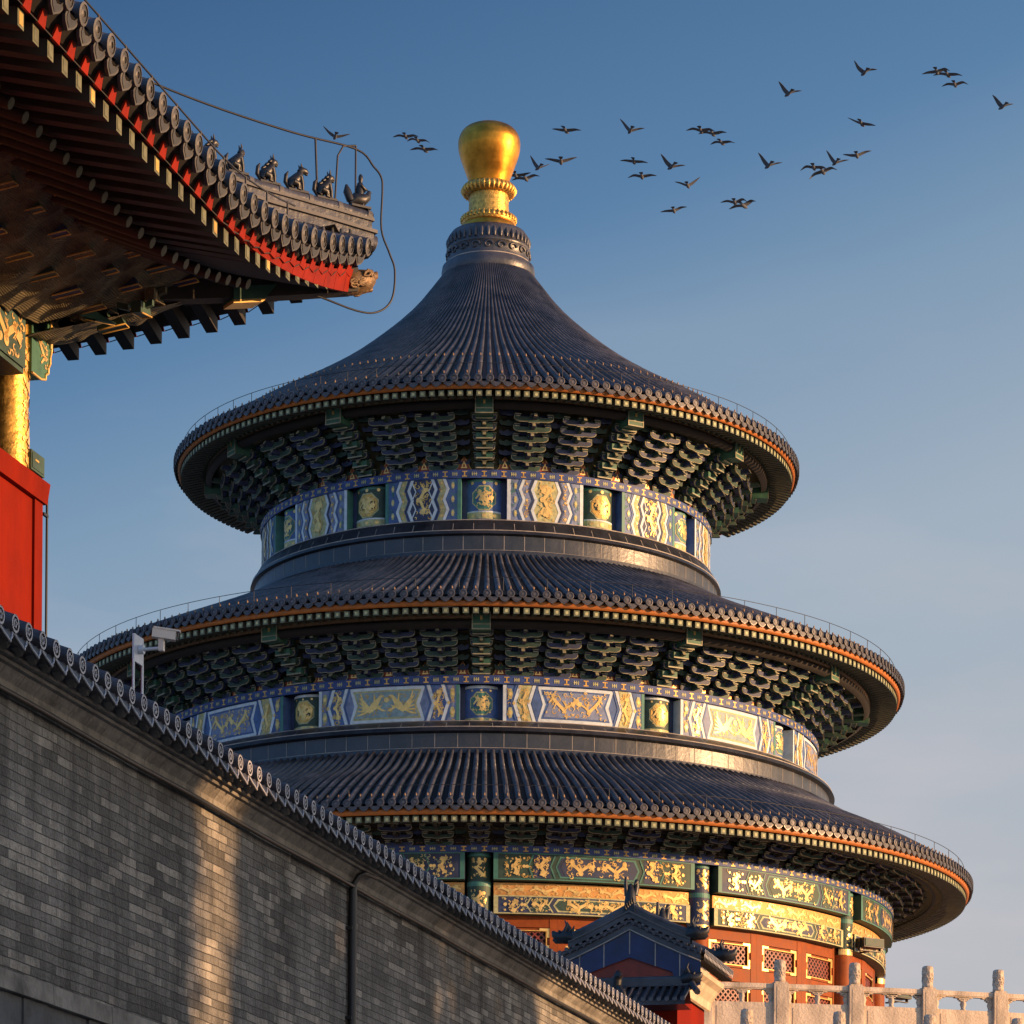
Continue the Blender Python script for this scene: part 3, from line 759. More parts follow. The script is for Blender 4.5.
def panel_two(kind, rs):
    r = 9.83; hw = 1.99; z0, z1 = H(19.26), H(20.24)
    p = Paint(lambda u, v, l: pol(r + l, u / r, v))
    panel_shell(p.mb, r, hw, z0, z1, 'pale', 'blue', 9.3)
    p.rect(-hw, z0, hw, z1, 'blue' if kind == 0 else 'lilac', 0)
    zc = (z0 + z1) / 2; hh = (z1 - z0) / 2
    def hexa(u, w, h, m, l, cut=.14):
        p.rect(u - w + cut, zc - h, u + w - cut, zc + h, m, l)
        for s in (-1, 1):
            p.poly([(u + s * (w - cut), zc - h), (u + s * (w - .0), zc - h), (u + s * (w - cut), zc)][::s], m, l)
            p.poly([(u + s * (w - cut), zc), (u + s * w, zc + h), (u + s * (w - cut), zc + h)][::s], m, l)
    # central cartouche: pale border, blue or gold field
    hexa(0, 1.06, hh - .02, 'pale', 1); hexa(0, .96, hh - .10, 'blue' if kind == 0 else 'sage', 2)
    hexa(0, .90, hh - .15, 'lilac' if kind == 0 else 'tealpale', 3)
    for s in (-1, 1):
        for uz, m, w in ((1.13, 'blue', .05), (1.22, 'pale', .09), (1.61, 'pale', .09), (1.70, 'blue', .05)):
            p.zig(s * uz, z0, z1, s * .075, 2, w, m, 2)
        p.zig(s * 1.42, z0, z1, s * .075, 2, .28, 'blue' if kind else 'sage', 1)
        for k in range(2):
            p.disc(s * 1.80, zc + (k - .5) * .5, .075, .16, 'sage', 2, 6); p.disc(s * 1.80, zc + (k - .5) * .5, .045, .06, 'gold', 3, 7)
        p.disc(s * 1.70, zc, .04, .05, 'gold', 3, 7)
        p.dragon(s * 1.42, zc, .30, .94, rs, 'gold', 4, s, vert=True, th=.06)
        p.rect(s * hw - (.09 if s > 0 else 0), z0, s * hw + (.09 if s < 0 else 0), z1, 'pale' if s < 0 else 'teal', 1)
    if kind == 0:
        for s in (-1, 1): p.dragon(s * .44, zc, .86, .78, rs, 'gold', 5, -s, th=.075)
    else:
        for s in (-1, 1): p.phoenix(s * .42, zc, .86, .74, rs, 'gold', 5, -s)
    p.disc(0, zc + .12, .07, .07, 'gold', 5, 9)
    p.scrolls(-.80, zc - .30, .80, zc + .30, 46, rs, 'goldpaint', 3.6, .07)
    for s in (-1, 1):
        p.scrolls(min(s * 1.30, s * 1.54), z0 + .04, max(s * 1.30, s * 1.54), z1 - .04, 26, rs, 'goldpaint', 2.6, .06)
        p.scrolls(min(s * 1.76, s * 1.88), z0 + .04, max(s * 1.76, s * 1.88), z1 - .04, 16, rs, 'goldpaint', 2.4, .05)
    return p.mb

def beam_three(r, h0, h1, hw, kind, rs, edge='teal'):
    z0, z1 = H(h0), H(h1); zc = (z0 + z1) / 2; hh = (z1 - z0) / 2
    p = Paint(lambda u, v, l: pol(r + l, u / r, v))
    panel_shell(p.mb, r, hw, z0, z1, 'dgreen', 'navy', r - .4)
    a, b = ('dgreen', 'navy') if kind == 0 else ('navy', 'dgreen')
    p.rect(-hw, z0, hw, z1, a, 0)
    for v in (z0, z1 - .03): p.rect(-hw, v, hw, v + .03, edge, 1)
    def field(u, w, h, m, l):
        p.rect(u - w, zc - h, u + w, zc + h, m, l)
        for s in (-1, 1): p.poly([(u + s * w, zc - h), (u + s * (w + .12), zc), (u + s * w, zc + h)][::s], m, l)
    field(0, 1.03, hh - .07, edge, 1); field(0, .98, hh - .11, b, 2); field(0, .90, hh - .13, 'navy' if kind == 0 else 'rust' if False else 'dgreen', 3)
    for s in (-1, 1):
        p.dragon(s * .46, zc, .90, hh * 1.62, rs, 'gold', 4, -s, th=.075)
        for uz in (1.22, 1.80): p.zig(s * uz, z0 + .05, z1 - .05, s * .06, 2, .04, edge, 2)
        p.rect(s * 1.5 - .22, z0 + .05, s * 1.5 + .22, z1 - .05, b, 1)
        if kind == 0: p.dragon(s * 1.50, zc, .40, hh * 1.75, rs, 'gold', 4, s, vert=True, th=.075)
        else: p.dragon(s * 1.50, zc, .52, hh * 1.5, rs, 'gold', 4, s, th=.06)
        p.dragon(s * 2.2, zc, .28, hh * 1.6, rs, 'gold', 4, s, vert=True, th=.07)
        for u in (1.98, 2.42, 1.9): p.disc(s * u, zc, .045, .045, 'gold', 3, 8)
        for u in (2.42, 1.98):
            for y in (-.6, .6): p.disc(s * u, zc + y * hh, .03, .03, 'gold', 3, 7)
        p.rect(s * hw - (.12 if s > 0 else 0), z0, s * hw + (.12 if s < 0 else 0), z1, edge, 1)
    p.disc(0, zc, .05, .05, 'gold', 5, 8)
    p.scrolls(-.86, zc - hh + .14, .86, zc + hh - .14, 34, rs, 'goldpaint', 3.6, .055)
    for s in (-1, 1): p.scrolls(min(s * 1.3, s * 2.5), z0 + .05, max(s * 1.3, s * 2.5), z1 - .05, 40, rs, 'sage' if kind else 'goldpaint', 2.4, .05)
    return p.mb

def vis(ph): return abs(ph) < R(112)
def ang(k, off=0):
    a = k * R(30) + off
    return a - 2 * PI if a > PI else a
def place(mb, name, ph, parent=hall):
    o = mb.build(name, parent); o.rotation_euler = (0, 0, ph); return o
# inner drums
mb = MB()
lathe(mb, [(6.37, H(25.3)), (6.37, H(26.8))], 'navy', 144)
lathe(mb, [(9.50, H(19.0)), (9.50, H(20.4))], 'navy', 144)
lathe(mb, [(11.35, H(13.4)), (11.35, H(15.6))], 'dark', 96)
mb.build('inner_drum', hall)
trim_band(6.66, 26.67, 26.90, .27); trim_band(9.86, 20.25, 20.48, .27); trim_band(12.08, 15.36, 15.54, .27)
for k in range(12):
    ph = ang(k, R(15))
    if vis(ph):
        rs = random.Random(40 + k)
        place(panel_one(1 - (k % 2), rs), 'painted_panel', ph)
        place(panel_two((k + 0) % 2, rs), 'painted_panel', ph)
        ub = place(beam_three(12.06, 14.66, 15.36, 2.78, k % 2, rs), 'painted_beam', ph)
        lb = place(beam_three(11.86, 13.80, 14.28, 2.72, 1 - k % 2, rs, 'sage'), 'painted_beam', ph)
        # orange cushion board between the beams
        p = Paint(lambda u, v, l: pol(11.78 + l, u / 11.78, v))
        panel_shell(p.mb, 11.78, 2.7, H(14.28), H(14.62), 'ochre', 'ochre', 11.4)
        p.rect(-2.7, H(14.28), 2.7, H(14.62), 'ochre', 0)
        for q in range(6):
            p.dragon(-2.25 + .9 * q, H(14.44), .90, .28, rs, 'gold', 2, 1 if q < 3 else -1, th=.055)
        place(p.mb, 'cushion_board', ph)
    ph = ang(k)
    if not vis(ph): continue
    rs = random.Random(80 + k)
    # storey one column with round medallion
    def column(rc, rad, h0, h1, base):
        mb = MB()
        rows = []
        n = 20
        for z in (H(h0), H(h1)):
            rows.append([Vector((rad * math.sin(a), -rc - rad * math.cos(a), z)) for a in [(-1.9 + 3.8 * q / n) for q in range(n + 1)]])
        mb.grid(rows, base, True)
        f = lambda u, v, l: Vector(((rad + l) * math.sin(u / rad), -rc - (rad + l) * math.cos(u / rad), v))
        return mb, Paint(f, mb, .006)
    mb, p = column(5.955, .62, 25.45, 26.68, 'blue' if k % 2 == 0 else 'dgreen')
    z0, z1 = H(25.53), H(26.67); zc = z0 + .62
    p.rect(-.52, z0 + .04, .52, z0 + .22, 'sage', 1, .1); p.rect(-.52, z0 + .22, .52, z0 + .26, 'pale', 1.2, .1); p.rect(-.52, z1 - .08, .52, z1, 'teal', 1, .1)
    for u in (-.3, 0, .3): p.disc(u, z0 + .13, .06, .05, 'gold', 2, 8)
    p.disc(0, zc, .36, .36, 'sage', 1, 16, .05); p.disc(0, zc, .32, .32, 'goldpaint' if k % 2 else 'teal', 2, 16, .04)
    p.dragon(0, zc, .56, .56, rs, 'gold', 3, 1, th=.075); p.dragon(0, zc + .02, .50, .52, rs, 'gold', 3.6, -1, vert=True, th=.06)
    for u, v in ((-.34, .42), (.34, .42), (0, .42)): p.disc(u, zc + v, .05, .05, 'gold', 2, 7)
    mb.box((0, -6.46, z0 - .06), (.24, .1, .05), 'rust')
    for q in range(5): mb.box((-.16 + .08 * q, -6.52, z0 - .11 - .02 * (2 - abs(q - 2))), (.042, .06, .03), 'rust')
    place(mb, 'medallion_column', ph)
    mb, p = column(9.17, .54, 19.2, 20.25, 'blue' if k % 2 == 0 else 'dgreen')
    z0, z1 = H(19.26), H(20.24); zc = z0 + .50
    p.rect(-.5, z0 + .02, .5, z0 + .12, 'sage', 1, .1); p.rect(-.5, z1 - .07, .5, z1, 'pale', 1, .1)
    for u in (-.25, 0, .25): p.disc(u, z0 + .07, .05, .035, 'gold', 2, 8); p.disc(u, z1 - .13, .03, .03, 'gold', 2, 8)
    p.disc(0, zc, .33, .33, 'sage', 1, 16, .05); p.disc(0, zc, .29, .29, 'teal' if k % 2 == 0 else 'goldpaint', 2, 16, .04)
    p.dragon(0, zc, .5, .5, rs, 'gold', 3, 1, th=.07); p.dragon(0, zc + .02, .44, .46, rs, 'gold', 3.6, -1, vert=True, th=.055)
    place(mb, 'medallion_column', ph)
    # ground storey column: red shaft, green and gold head
    mb, p = column(11.62, .31, 8.0, 13.62, 'doorred')
    for h0, h1, m in ((13.62, 13.78, 'gold'), (13.78, 15.38, 'dgreen' if k % 2 == 0 else 'navy')):
        p.rect(-.42, H(h0), .42, H(h1), m, 2, .06)
    p.rect(-.42, H(15.28), .42, H(15.38), 'teal', 3, .06); p.rect(-.42, H(14.5), .42, H(14.62), 'teal', 3, .06)
    for u in (-.16, 0, .16): p.disc(u, H(15.2), .045, .05, 'gold', 3, 7)
    p.dragon(0, H(14.92), .42, .50, rs, 'gold', 4, 1, vert=True, th=.065); p.dragon(0, H(14.14), .42, .62, rs, 'gold', 4, -1, vert=True, th=.065)
    place(mb, 'painted_column', ph)

# glazed base courses under each drum
def base_rings(pr, nj):
    mb = MB()
    lathe(mb, [(r, H(h)) for r, h in pr], 'glaze_base', 160, smooth=False)
    # pale joints between the course tiles
    for (a, b) in ((2, 3), (5, 6)):
        r0, h0 = pr[a]; r1, h1 = pr[b]
        for i in range(nj):
            ph = (i + (.5 if a == 5 else 0)) * 2 * PI / nj - PI
            if abs(ph) > R(110): continue
            w = .008 / r0
            mb.face([pol(r0 + .006, ph - w, H(h0)), pol(r0 + .006, ph + w, H(h0)), pol(r1 + .006, ph + w, H(h1)), pol(r1 + .006, ph - w, H(h1))], 'joint')
    for (r, h) in (pr[2], pr[5], pr[-2]):
        lathe(mb, [(r + .008, H(h) - .012), (r + .008, H(h) + .012)], 'joint', 120)
    return mb.build('base_moulding', hall)
base_rings([(7.05, 24.40), (7.03, 24.58), (6.86, 24.62), (6.86, 25.02), (6.97, 25.06), (6.93, 25.16), (6.80, 25.38), (6.72, 25.50), (6.3, 25.54)], 76)
base_rings([(10.45, 18.22), (10.42, 18.42), (10.2, 18.47), (10.2, 18.86), (10.36, 18.90), (10.30, 19.02), (10.1, 19.16), (9.95, 19.24), (9.5, 19.27)], 104)

# ---------------------------------------------------------------- lattice doors of the ground storey
def lattice(mb, f, u0, u1, z0, z1, step, l, m='doordark'):
    w, h = u1 - u0, z1 - z0
    n = int((w + h) / step)
    for sg in (1, -1):
        for k in range(-n, n + 1):
            # line v = sg * (u - u0) + k*step, clipped to the rectangle
            pts = []
            for u in (0, w):
                v = (u if sg > 0 else w - u) + k * step
                pts.append((u, v))
            (ua, va), (ub, vb) = pts
            if max(va, vb) <= 0 or min(va, vb) >= h: continue
            def clip(t0, t1):
                lo, hi = 0.0, 1.0
                d = t1 - t0
                for bound in (0, h):
                    t = (bound - t0) / d
                    if (bound == 0) == (d > 0): lo = max(lo, t)
                    else: hi = min(hi, t)
                return lo, hi
            lo, hi = clip(va, vb)
            if hi - lo < .02: continue
            a = (u0 + w * lo, z0 + va + (vb - va) * lo); b = (u0 + w * hi, z0 + va + (vb - va) * hi)
            q = .020
            d = math.hypot(b[0] - a[0], b[1] - a[1]); nx, ny = -(b[1] - a[1]) / d * q, (b[0] - a[0]) / d * q
            lo_ = [f(a[0] - nx, a[1] - ny, l), f(b[0] - nx, b[1] - ny, l), f(b[0] + nx, b[1] + ny, l), f(a[0] + nx, a[1] + ny, l)]
            mb.face(lo_, m)
def door_leaf():
    r = 11.42
    f = lambda u, v, l: pol(r + l, u / r, v)
    mb = MB(); p = Paint(f, mb, 1)
    hw = .93
    def bar(u0, u1, z0, z1, t0, t1, m):
        mb.hexa([f(u0, z0, t1), f(u1, z0, t1), f(u1, z0, t0), f(u0, z0, t0), f(u0, z1, t1), f(u1, z1, t1), f(u1, z1, t0), f(u0, z1, t0)], m)
    for u0, u1 in ((-hw, -.72), (.72, hw)): bar(u0, u1, H(8.0), H(13.8), 0, .16, 'doorred')
    for z0, z1 in ((13.50, 13.8), (12.42, 12.78), (8.0, 9.6), (10.35, 10.5)): bar(-.72, .72, H(z0), H(z1), 0, .15, 'doorred')
    return mb
def door_window(h0, h1):
    r = 11.42
    f = lambda u, v, l: pol(r + l, u / r, v)
    mb = MB()
    z0, z1 = H(h0), H(h1)
    mb.face([f(-.7, z0, .02), f(.7, z0, .02), f(.7, z1, .02), f(-.7, z1, .02)], 'dark')
    p = Paint(f, mb, 1)
    for u0, u1, y0, y1 in ((-.72, -.63, z0, z1), (.63, .72, z0, z1), (-.63, .63, z0, z0 + .08), (-.63, .63, z1 - .08, z1)):
        mb.hexa([f(u0, y0, .13), f(u1, y0, .13), f(u1, y0, .02), f(u0, y0, .02), f(u0, y1, .13), f(u1, y1, .13), f(u1, y1, .02), f(u0, y1, .02)], 'doorred')
    lattice(mb, f, -.62, .62, z0 + .08, z1 - .08, .17, .075)
    for u0, u1, v0, v1 in ((-.64, .64, z0 + .05, z0 + .075), (-.64, .64, z1 - .075, z1 - .05), (-.65, -.625, z0 + .05, z1 - .05), (.625, .65, z0 + .05, z1 - .05)): p.rect(u0, v0, u1, v1, 'goldpaint', .134)
    # gilded corner straps
    a = .26
    for s in (-1, 1):
        for v, q in ((z0, 1), (z1, -1)):
            p.rect(s * .715, v, s * (.715 - a), v + q * .06, 'gold', .14)
            p.rect(s * .715, v + q * .06, s * .655, v + q * .24, 'gold', .14)
    return mb
for k in range(12):
    pc = ang(k, R(15))
    if abs(pc) > R(105): continue
    for j in (-1, 0, 1):
        ph = pc + j * R(9.35)
        d = place(door_leaf(), 'door', ph)
        for h0, h1 in ((12.80, 13.48), (10.5, 12.40)):
            door_window(h0, h1).build('lattice_window', d)
# floodlights bracketed to the columns
mb = MB()
lathe(mb, [(11.2, H(7.9)), (11.2, H(13.8))], 'dark', 96)
lathe(mb, [(12.6, -.1), (12.6, .25), (11.2, .25)], 'marble', 96)
mb.build('plinth', hall)

# finial
mb = MB()
def F(h): return H(h - .33 * min(1, max(0, (h - 34.9) / 1.2)))
b = [(1.30, 34.30), (1.36, 34.45), (1.39, 34.6), (1.36, 34.78), (1.24, 34.85), (1.22, 34.95), (1.22, 35.38), (1.25, 35.42), (1.20, 35.50), (1.19, 35.95), (1.10, 36.12), (.85, 36.15)]
lathe(mb, [(r, F(h)) for r, h in b], 'glaze', 64)
for i in range(40):
    ph = i * 2 * PI / 40
    if i % 2 == 0:
        c = pol(1.23, ph, F(35.16)); T = Vector((math.cos(ph), math.sin(ph), 0)); U = Vector((0, 0, 1))
        pts = [c + T * (.15 * math.cos(q * .55) * (1 - q * .07)) + U * (.13 * math.sin(q * .55) * (1 - q * .07)) for q in range(12)]
        mb.tube(pts, [.045 - .002 * q for q in range(12)], 'glaze', 6)
    mb.tube([pol(1.2, ph, F(35.55)), pol(1.205, ph, F(35.74)), pol(1.17, ph, F(35.93))], [.04, .065, .03], 'glaze', 6)
lathe(mb, [(1.235, F(34.87)), (1.235, F(34.90))], 'joint', 64); lathe(mb, [(1.34, F(34.325)), (1.34, F(34.36))], 'joint', 48)
mb.build('finial_base', roofs[0])
mb = MB()
lathe(mb, [(r, F(h)) for r, h in [(.86, 36.14), (.84, 36.3), (.75, 36.42)]], 'ball', 48)
mb.build('gilded_collar', roofs[0])
mb = MB()
lathe(mb, [(r, F(h)) for r, h in [(.75, 36.40), (.80, 36.5), (.78, 36.6), (.62, 36.64)]], 'relief', 48)
lathe(mb, [(r, F(h)) for r, h in [(.60, 36.6), (.585, 37.3)]], 'relief', 48)
for i in range(34):
    ph = i * 2 * PI / 34
    mb.tube([pol(.79, ph, F(36.48)), pol(.80, ph, F(36.56)), pol(.74, ph, F(36.64))], [.05, .055, .02], 'relief', 6)
    mb.tube([pol(.72, ph, F(37.27)), pol(.79, ph, F(37.40)), pol(.74, ph, F(37.52))], [.03, .06, .03], 'relief', 6)
lathe(mb, [(r, F(h)) for r, h in [(.60, 37.26), (.74, 37.3), (.79, 37.42), (.74, 37.55), (.55, 37.58)]], 'relief', 48)
mb.build('gilded_neck', roofs[0])
mb = MB()
bp = [(37.2, .56), (37.45, .635), (37.8, .765), (38.1, .868), (38.35, .918), (38.5, .922), (38.7, .875), (38.87, .755), (38.98, .56), (39.05, .32), (39.08, .01)]
pr = []
for i in range(56):
    h = 37.2 + 1.88 * (1 - (1 - i / 55) ** 1.8)
    pr.append((max(.01, interp(bp, h)), H(h)))
lathe(mb, pr, 'ball', 64)
mb.build('gilded_ball', roofs[0])
def floodlight(x, r, h, label, sgn=1):
    ph = math.asin(x / r)
    o = thing('floodlight', label, 'floodlight', (HX + r * math.sin(ph), HY - r * math.cos(ph), HZ + H(h)), ph * .55)
    mb = MB(); mb.box((0, -.2, 0), (.36, .20, .13), 'black'); mb.box((0, -.41, 0), (.33, .012, .105), 'dgreen'); mb.build('housing', o)
    mb = MB()
    for s in (-1, 1): mb.box((s * .375, -.2, -.06), (.012, .05, .16), 'black')
    mb.box((0, -.2, -.21), (.38, .05, .012), 'black'); mb.box((0, .02, -.21), (.04, .25, .02), 'black'); mb.build('mounting_arm', o)
    return o
floodlight(10.75, 12.15, 13.98, 'dark box floodlight fixed to a red column of the round hall, under the painted beams')
floodlight(12.0, 12.12, 13.1, 'small green box floodlight sticking out past the right edge of the round hall')

# ------------------------------------------------------------------ marble balustrades of the terraces
def balustrade(label, rr, ztop, p0, n, dph=R(2.6)):
    root = thing('marble_balustrade', label, 'balustrade', (HX, HY, HZ + ztop))
    s = rr * dph
    P = lambda t, o, z: Vector((t, -rr - o, z))
    mb = MB()
    for o0, w, z0, z1 in ((0, .15, 0, 1.05), (0, .165, 0, .12), (0, .125, 1.05, 1.085)):
        mb.box(P(0, 0, (z0 + z1) / 2), (w, w, (z1 - z0) / 2), 'marble')
    for sg in (1, -1):
        mb.box(P(0, sg * .152, .62), (.095, .004, .36), 'marble')
        mb.box(P(sg * .152, 0, .62), (.004, .095, .36), 'marble')
    post = mb
    hd = MB()
    rows = []
    for r, z in ((.10, 1.085), (.112, 1.10), (.112, 1.14), (.106, 1.15), (.111, 1.18), (.112, 1.32), (.111, 1.47), (.104, 1.505), (.075, 1.522), (.005, 1.525)):
        rows.append([P(r * math.sin(2 * PI * k / 20), r * math.cos(2 * PI * k / 20), z) for k in range(21)])
    hd.grid(rows, 'carved', True)
    rnd = random.Random(3)
    for k in range(26):   # carved cloud curls round the head
        a = k * 2.4; z = 1.19 + .25 * rnd.random()
        c = P(.107 * math.sin(a), .107 * math.cos(a), z)
        T = Vector((math.cos(a), -math.sin(a) * -1, 0)); T = Vector((math.cos(a), math.sin(a), 0))
        hd.tube([c + T * (.03 * math.cos(q)) + Vector((0, 0, .03 * math.sin(q))) for q in (0, .9, 1.8, 2.7, 3.6, 4.5)], .010, 'carved', 5)
    pn = MB()
    L_ = s / 2 - .15
    pn.box(P(0, 0, .34), (L_, .075, .33), 'marble'); pn.box(P(0, 0, .025), (L_ + .01, .12, .03), 'marble')
    pn.box(P(0, .078, .36), (L_ - .10, .006, .22), 'marble')
    pn.box(P(0, 0, 1.0), (L_, .085, .045), 'marble'); pn.box(P(0, 0, .945), (L_, .065, .012), 'marble')
    def vase(t, w):
        rows = []
        for r, z in ((.07, .67), (.04, .71), (.065, .79), (.05, .85), (.06, .89)):
            rows.append([P(t + r * w * math.sin(2 * PI * k / 12), r * math.cos(2 * PI * k / 12), z) for k in range(13)])
        pn.grid(rows, 'marble', True)
        for q, (dx, z, h) in enumerate(((.11, .905, .026), (.19, .93, .018), (.075, .875, .022))):
            pn.box(P(t, 0, z), (dx * w, .05, h), 'marble')
    vase(0, 1.0); vase(-L_ + .03, 1.0); vase(L_ - .03, 1.0)
    cache = []
    for k in range(n):
        ph = p0 + k * dph
        if not cache:
            o = post.build('post', root); h = hd.build('post_head', o); q = pn.build('rail_panel', root); cache = [o.data, h.data, q.data]
        else:
            o = obj('post', cache[0], root); h = obj('post_head', cache[1], o); q = obj('rail_panel', cache[2], root)
        o.rotation_euler = (0, 0, ph); q.rotation_euler = (0, 0, ph + dph / 2)
    return root
balustrade('white marble balustrade with tall cylinder-headed posts on the upper terrace edge before the round hall', 34.0, 0.02, R(10.5 - 2.6 * 8), 20)
balustrade('lower marble balustrade of which only rounded post tops show under the upper rail', 38.5, -1.56, R(10.4 - 2.6 * 8), 20)

# ------------------------------------------------------------------ grey brick wall with a blue tiled coping
DA = math.atan2(.9704, .2414)            # both the wall and the side hall run along this bearing
WS = .209                                # spacing of the coping tiles
WZ = 4.588 + EYE                         # height of the round end tiles
wall = thing('brick_wall', 'long old grey brick wall capped with dark blue glazed tiles, running from lower left towards the hall', 'wall', (-2.851 - .27 * .9704, 19.0 + .27 * .2414, 0), DA)
def W(t, b, z): return Vector((t, -b, z))
T0, T1 = -8.0, 38.0
def sweep(mb, prof, m, t0=T0, t1=T1, n=1, smooth=False):
    rows = [[W(t0 + (t1 - t0) * k / n, b, z) for k in range(n + 1)] for b, z in prof]
    mb.grid(rows, m, smooth)
mb = MB()
zb = 2.71 + EYE
sweep(mb, [(0, zb - .02), (0, WZ - .25), (-.9, WZ - .25), (-.9, 0)], 'brick')
mb.build('brick_face', wall)
mb = MB()
k = 0; t = T0; rr_ = random.Random(9)
while t < T1:
    w = rr_.uniform(.75, 1.15)
    o = rr_.uniform(-.006, .006)
    mb.hexa([W(t + .006, .05 + o, zb - .115), W(t + w - .006, .05 + o, zb - .115), W(t + w - .006, -.2, zb - .115), W(t + .006, -.2, zb - .115),
             W(t + .006, .045 + o, zb), W(t + w - .006, .045 + o, zb), W(t + w - .006, -.2, zb), W(t + .006, -.2, zb)], 'plaster')
    t += w
mb.build('stone_course', wall)
mb = MB()
z = zb - .12
for row in range(14):
    t = T0 + rr_.uniform(-.5, 0); h = rr_.uniform(.24, .34)
    while t < T1:
        w = rr_.uniform(.35, .8); o = rr_.uniform(-.012, .012)
        mb.hexa([W(t + .005, .02 + o, z - h + .006), W(t + w - .005, .02 + o, z - h + .006), W(t + w - .005, -.2, z - h + .006), W(t + .005, -.2, z - h + .006),
                 W(t + .005, .02 + o, z), W(t + w - .005, .02 + o, z), W(t + w - .005, -.2, z), W(t + .005, -.2, z)], 'bluestone')
        t += w
    z -= h
    if z < 0: break
sweep(mb, [(-.01, 0), (-.01, zb - .1)], 'black')
mb.build('stone_plinth', wall)
mb = MB()
sweep(mb, [(0, WZ - .262), (.026, WZ - .26), (.030, WZ - .205), (.036, WZ - .198), (.062, WZ - .172), (.078, WZ - .150), (.082, WZ - .142)], 'plaster', n=60)
sweep(mb, [(.07, WZ - .142), (.112, WZ - .139), (.112, WZ - .118), (.07, WZ - .114)], 'plaster')
sweep(mb, [(.08, WZ - .112), (.14, WZ - .109), (.14, WZ - .090), (.05, WZ - .086)], 'plaster')
t = T0
cor = [(.028, WZ - .26), (.032, WZ - .205), (.038, WZ - .198), (.064, WZ - .172), (.080, WZ - .150), (.084, WZ - .142)]
while t < T1:      # open joints between the moulded bricks of the cornice
    j0 = t + rr_.uniform(-.02, .02)
    for (b0, z0), (b1, z1) in zip(cor[:-1], cor[1:]):
        if z0 < WZ - .2 and int(t * 7.13) % 3 == 0 and False: continue
        mb.face([W(j0 - .0022, b0 + .001, z0), W(j0 + .0022, b0 + .001, z0), W(j0 + .0022, b1 + .001, z1), W(j0 - .0022, b1 + .001, z1)], 'black')
    t += .27
t = T0
while t < T1:      # added pointed tabs shaped as the light falling between the drip tiles
    mb.prism([W(t - .055, .18, WZ - .055), W(t, .18, WZ - .10), W(t + .055, .18, WZ - .055)], (0, .12, 0), 'plaster')
    t += WS
mb.build('cornice', wall)
mb = MB()
sweep(mb, [(.13, WZ - .09), (.13, WZ - .060), (.24, WZ - .05), (.24, WZ - .03), (-.30, WZ + .16), (-.30, WZ - .1)], 'glaze')
k0 = int(T0 / WS); k1 = int(T1 / WS)
for k in range(k0, k1):
    t = k * WS
    if k > 130 and False: break
    n = 8
    jr = rr_.uniform(-.006, .006)
    rad = .054
    dirv = Vector((0, .94, .34)).normalized()
    nrm = Vector((0, -.34, .94))
    c0 = W(t + jr, .27, WZ)
    rows = []
    for dist in (0, .22, .23, .50):
        c = c0 + dirv * dist
        rows.append([c + Vector((1, 0, 0)) * (rad * math.cos(PI * (a / 8) * 1.3 - .47)) + nrm * (rad * math.sin(PI * (a / 8) * 1.3 - .47)) for a in range(9)])
    mb.grid(rows, 'glaze', True)
    O = Vector((0, -1, 0)); X = Vector((1, 0, 0)); U = Vector((0, 0, 1)); n = 16
    ring = lambda q, o: [c0 + O * o + X * (q * math.cos(2 * PI * a / n)) + U * (q * math.sin(2 * PI * a / n)) for a in range(n)]
    mb.grid([ring(rad, -.05), ring(rad, .012), ring(rad * .99, .016)], 'glaze', True, closed=True)
    mb.grid([ring(rad * .99, .016), ring(rad * .74, .016)], 'wallring', False, closed=True)
    mb.face(ring(rad * .74, .008), 'glaze')
    for q in range(5):
        a = q * 1.256 + k
        mb.tube([c0 + O * .012 + X * (rad * .5 * math.cos(a)) + U * (rad * .5 * math.sin(a)), c0 + O * .012 + X * (rad * .32 * math.cos(a + 1.2)) + U * (rad * .32 * math.sin(a + 1.2))], .006, 'wallring', 5)
    # drip tile between two round ends
    c = W(t + WS / 2, .265, WZ - .04); hw = WS * .47
    def dp(x, y): return c + X * x + U * y + O * (-.02 - y * .35)
    pl = [(-hw, .04), (-hw * .93, -.015), (-hw * .55, -.05), (-hw * .2, -.068), (0, -.088), (hw * .2, -.068), (hw * .55, -.05), (hw * .93, -.015), (hw, .04), (hw * .6, .0), (0, -.016), (-hw * .6, .0)]
    mb.prism([dp(x, y) for x, y in pl], O * .02, 'glaze')
    edge = [dp(x, y) + O * .024 for x, y in pl[:9]]
    mb.tube(edge, .0065, 'wallring', 5)
# ridge of the coping
sweep(mb, [(-.20, WZ + .10), (-.19, WZ + .165), (-.22, WZ + .20), (-.30, WZ + .225), (-.38, WZ + .20), (-.40, WZ + .10)], 'ridgecap', n=1)
mb.build('tile_coping', wall)
mb = MB()
mb.tube([W(t, .05, WZ - .275 + .004 * math.sin(t * 2.1)) for t in [T0 + .5 * q for q in range(int((T1 - T0) / .5))]], .017, 'black', 6)
mb.build('black_cable', wall)
mb = MB()
tp = 7.45
mb.tube([W(tp, .04, 0), W(tp, .04, WZ - .30), W(tp + .0, .05, WZ - .25), W(tp + .01, .085, WZ - .19), W(tp + .06, .12, WZ - .16), W(tp + .35, .125, WZ - .15)], [.035, .035, .025, .022, .02, .018], 'black', 8)
for q in range(6): mb.box(W(tp, .02, WZ - .6 - q * .7), (.05, .03, .012), 'black')
mb.build('drainpipe', wall)

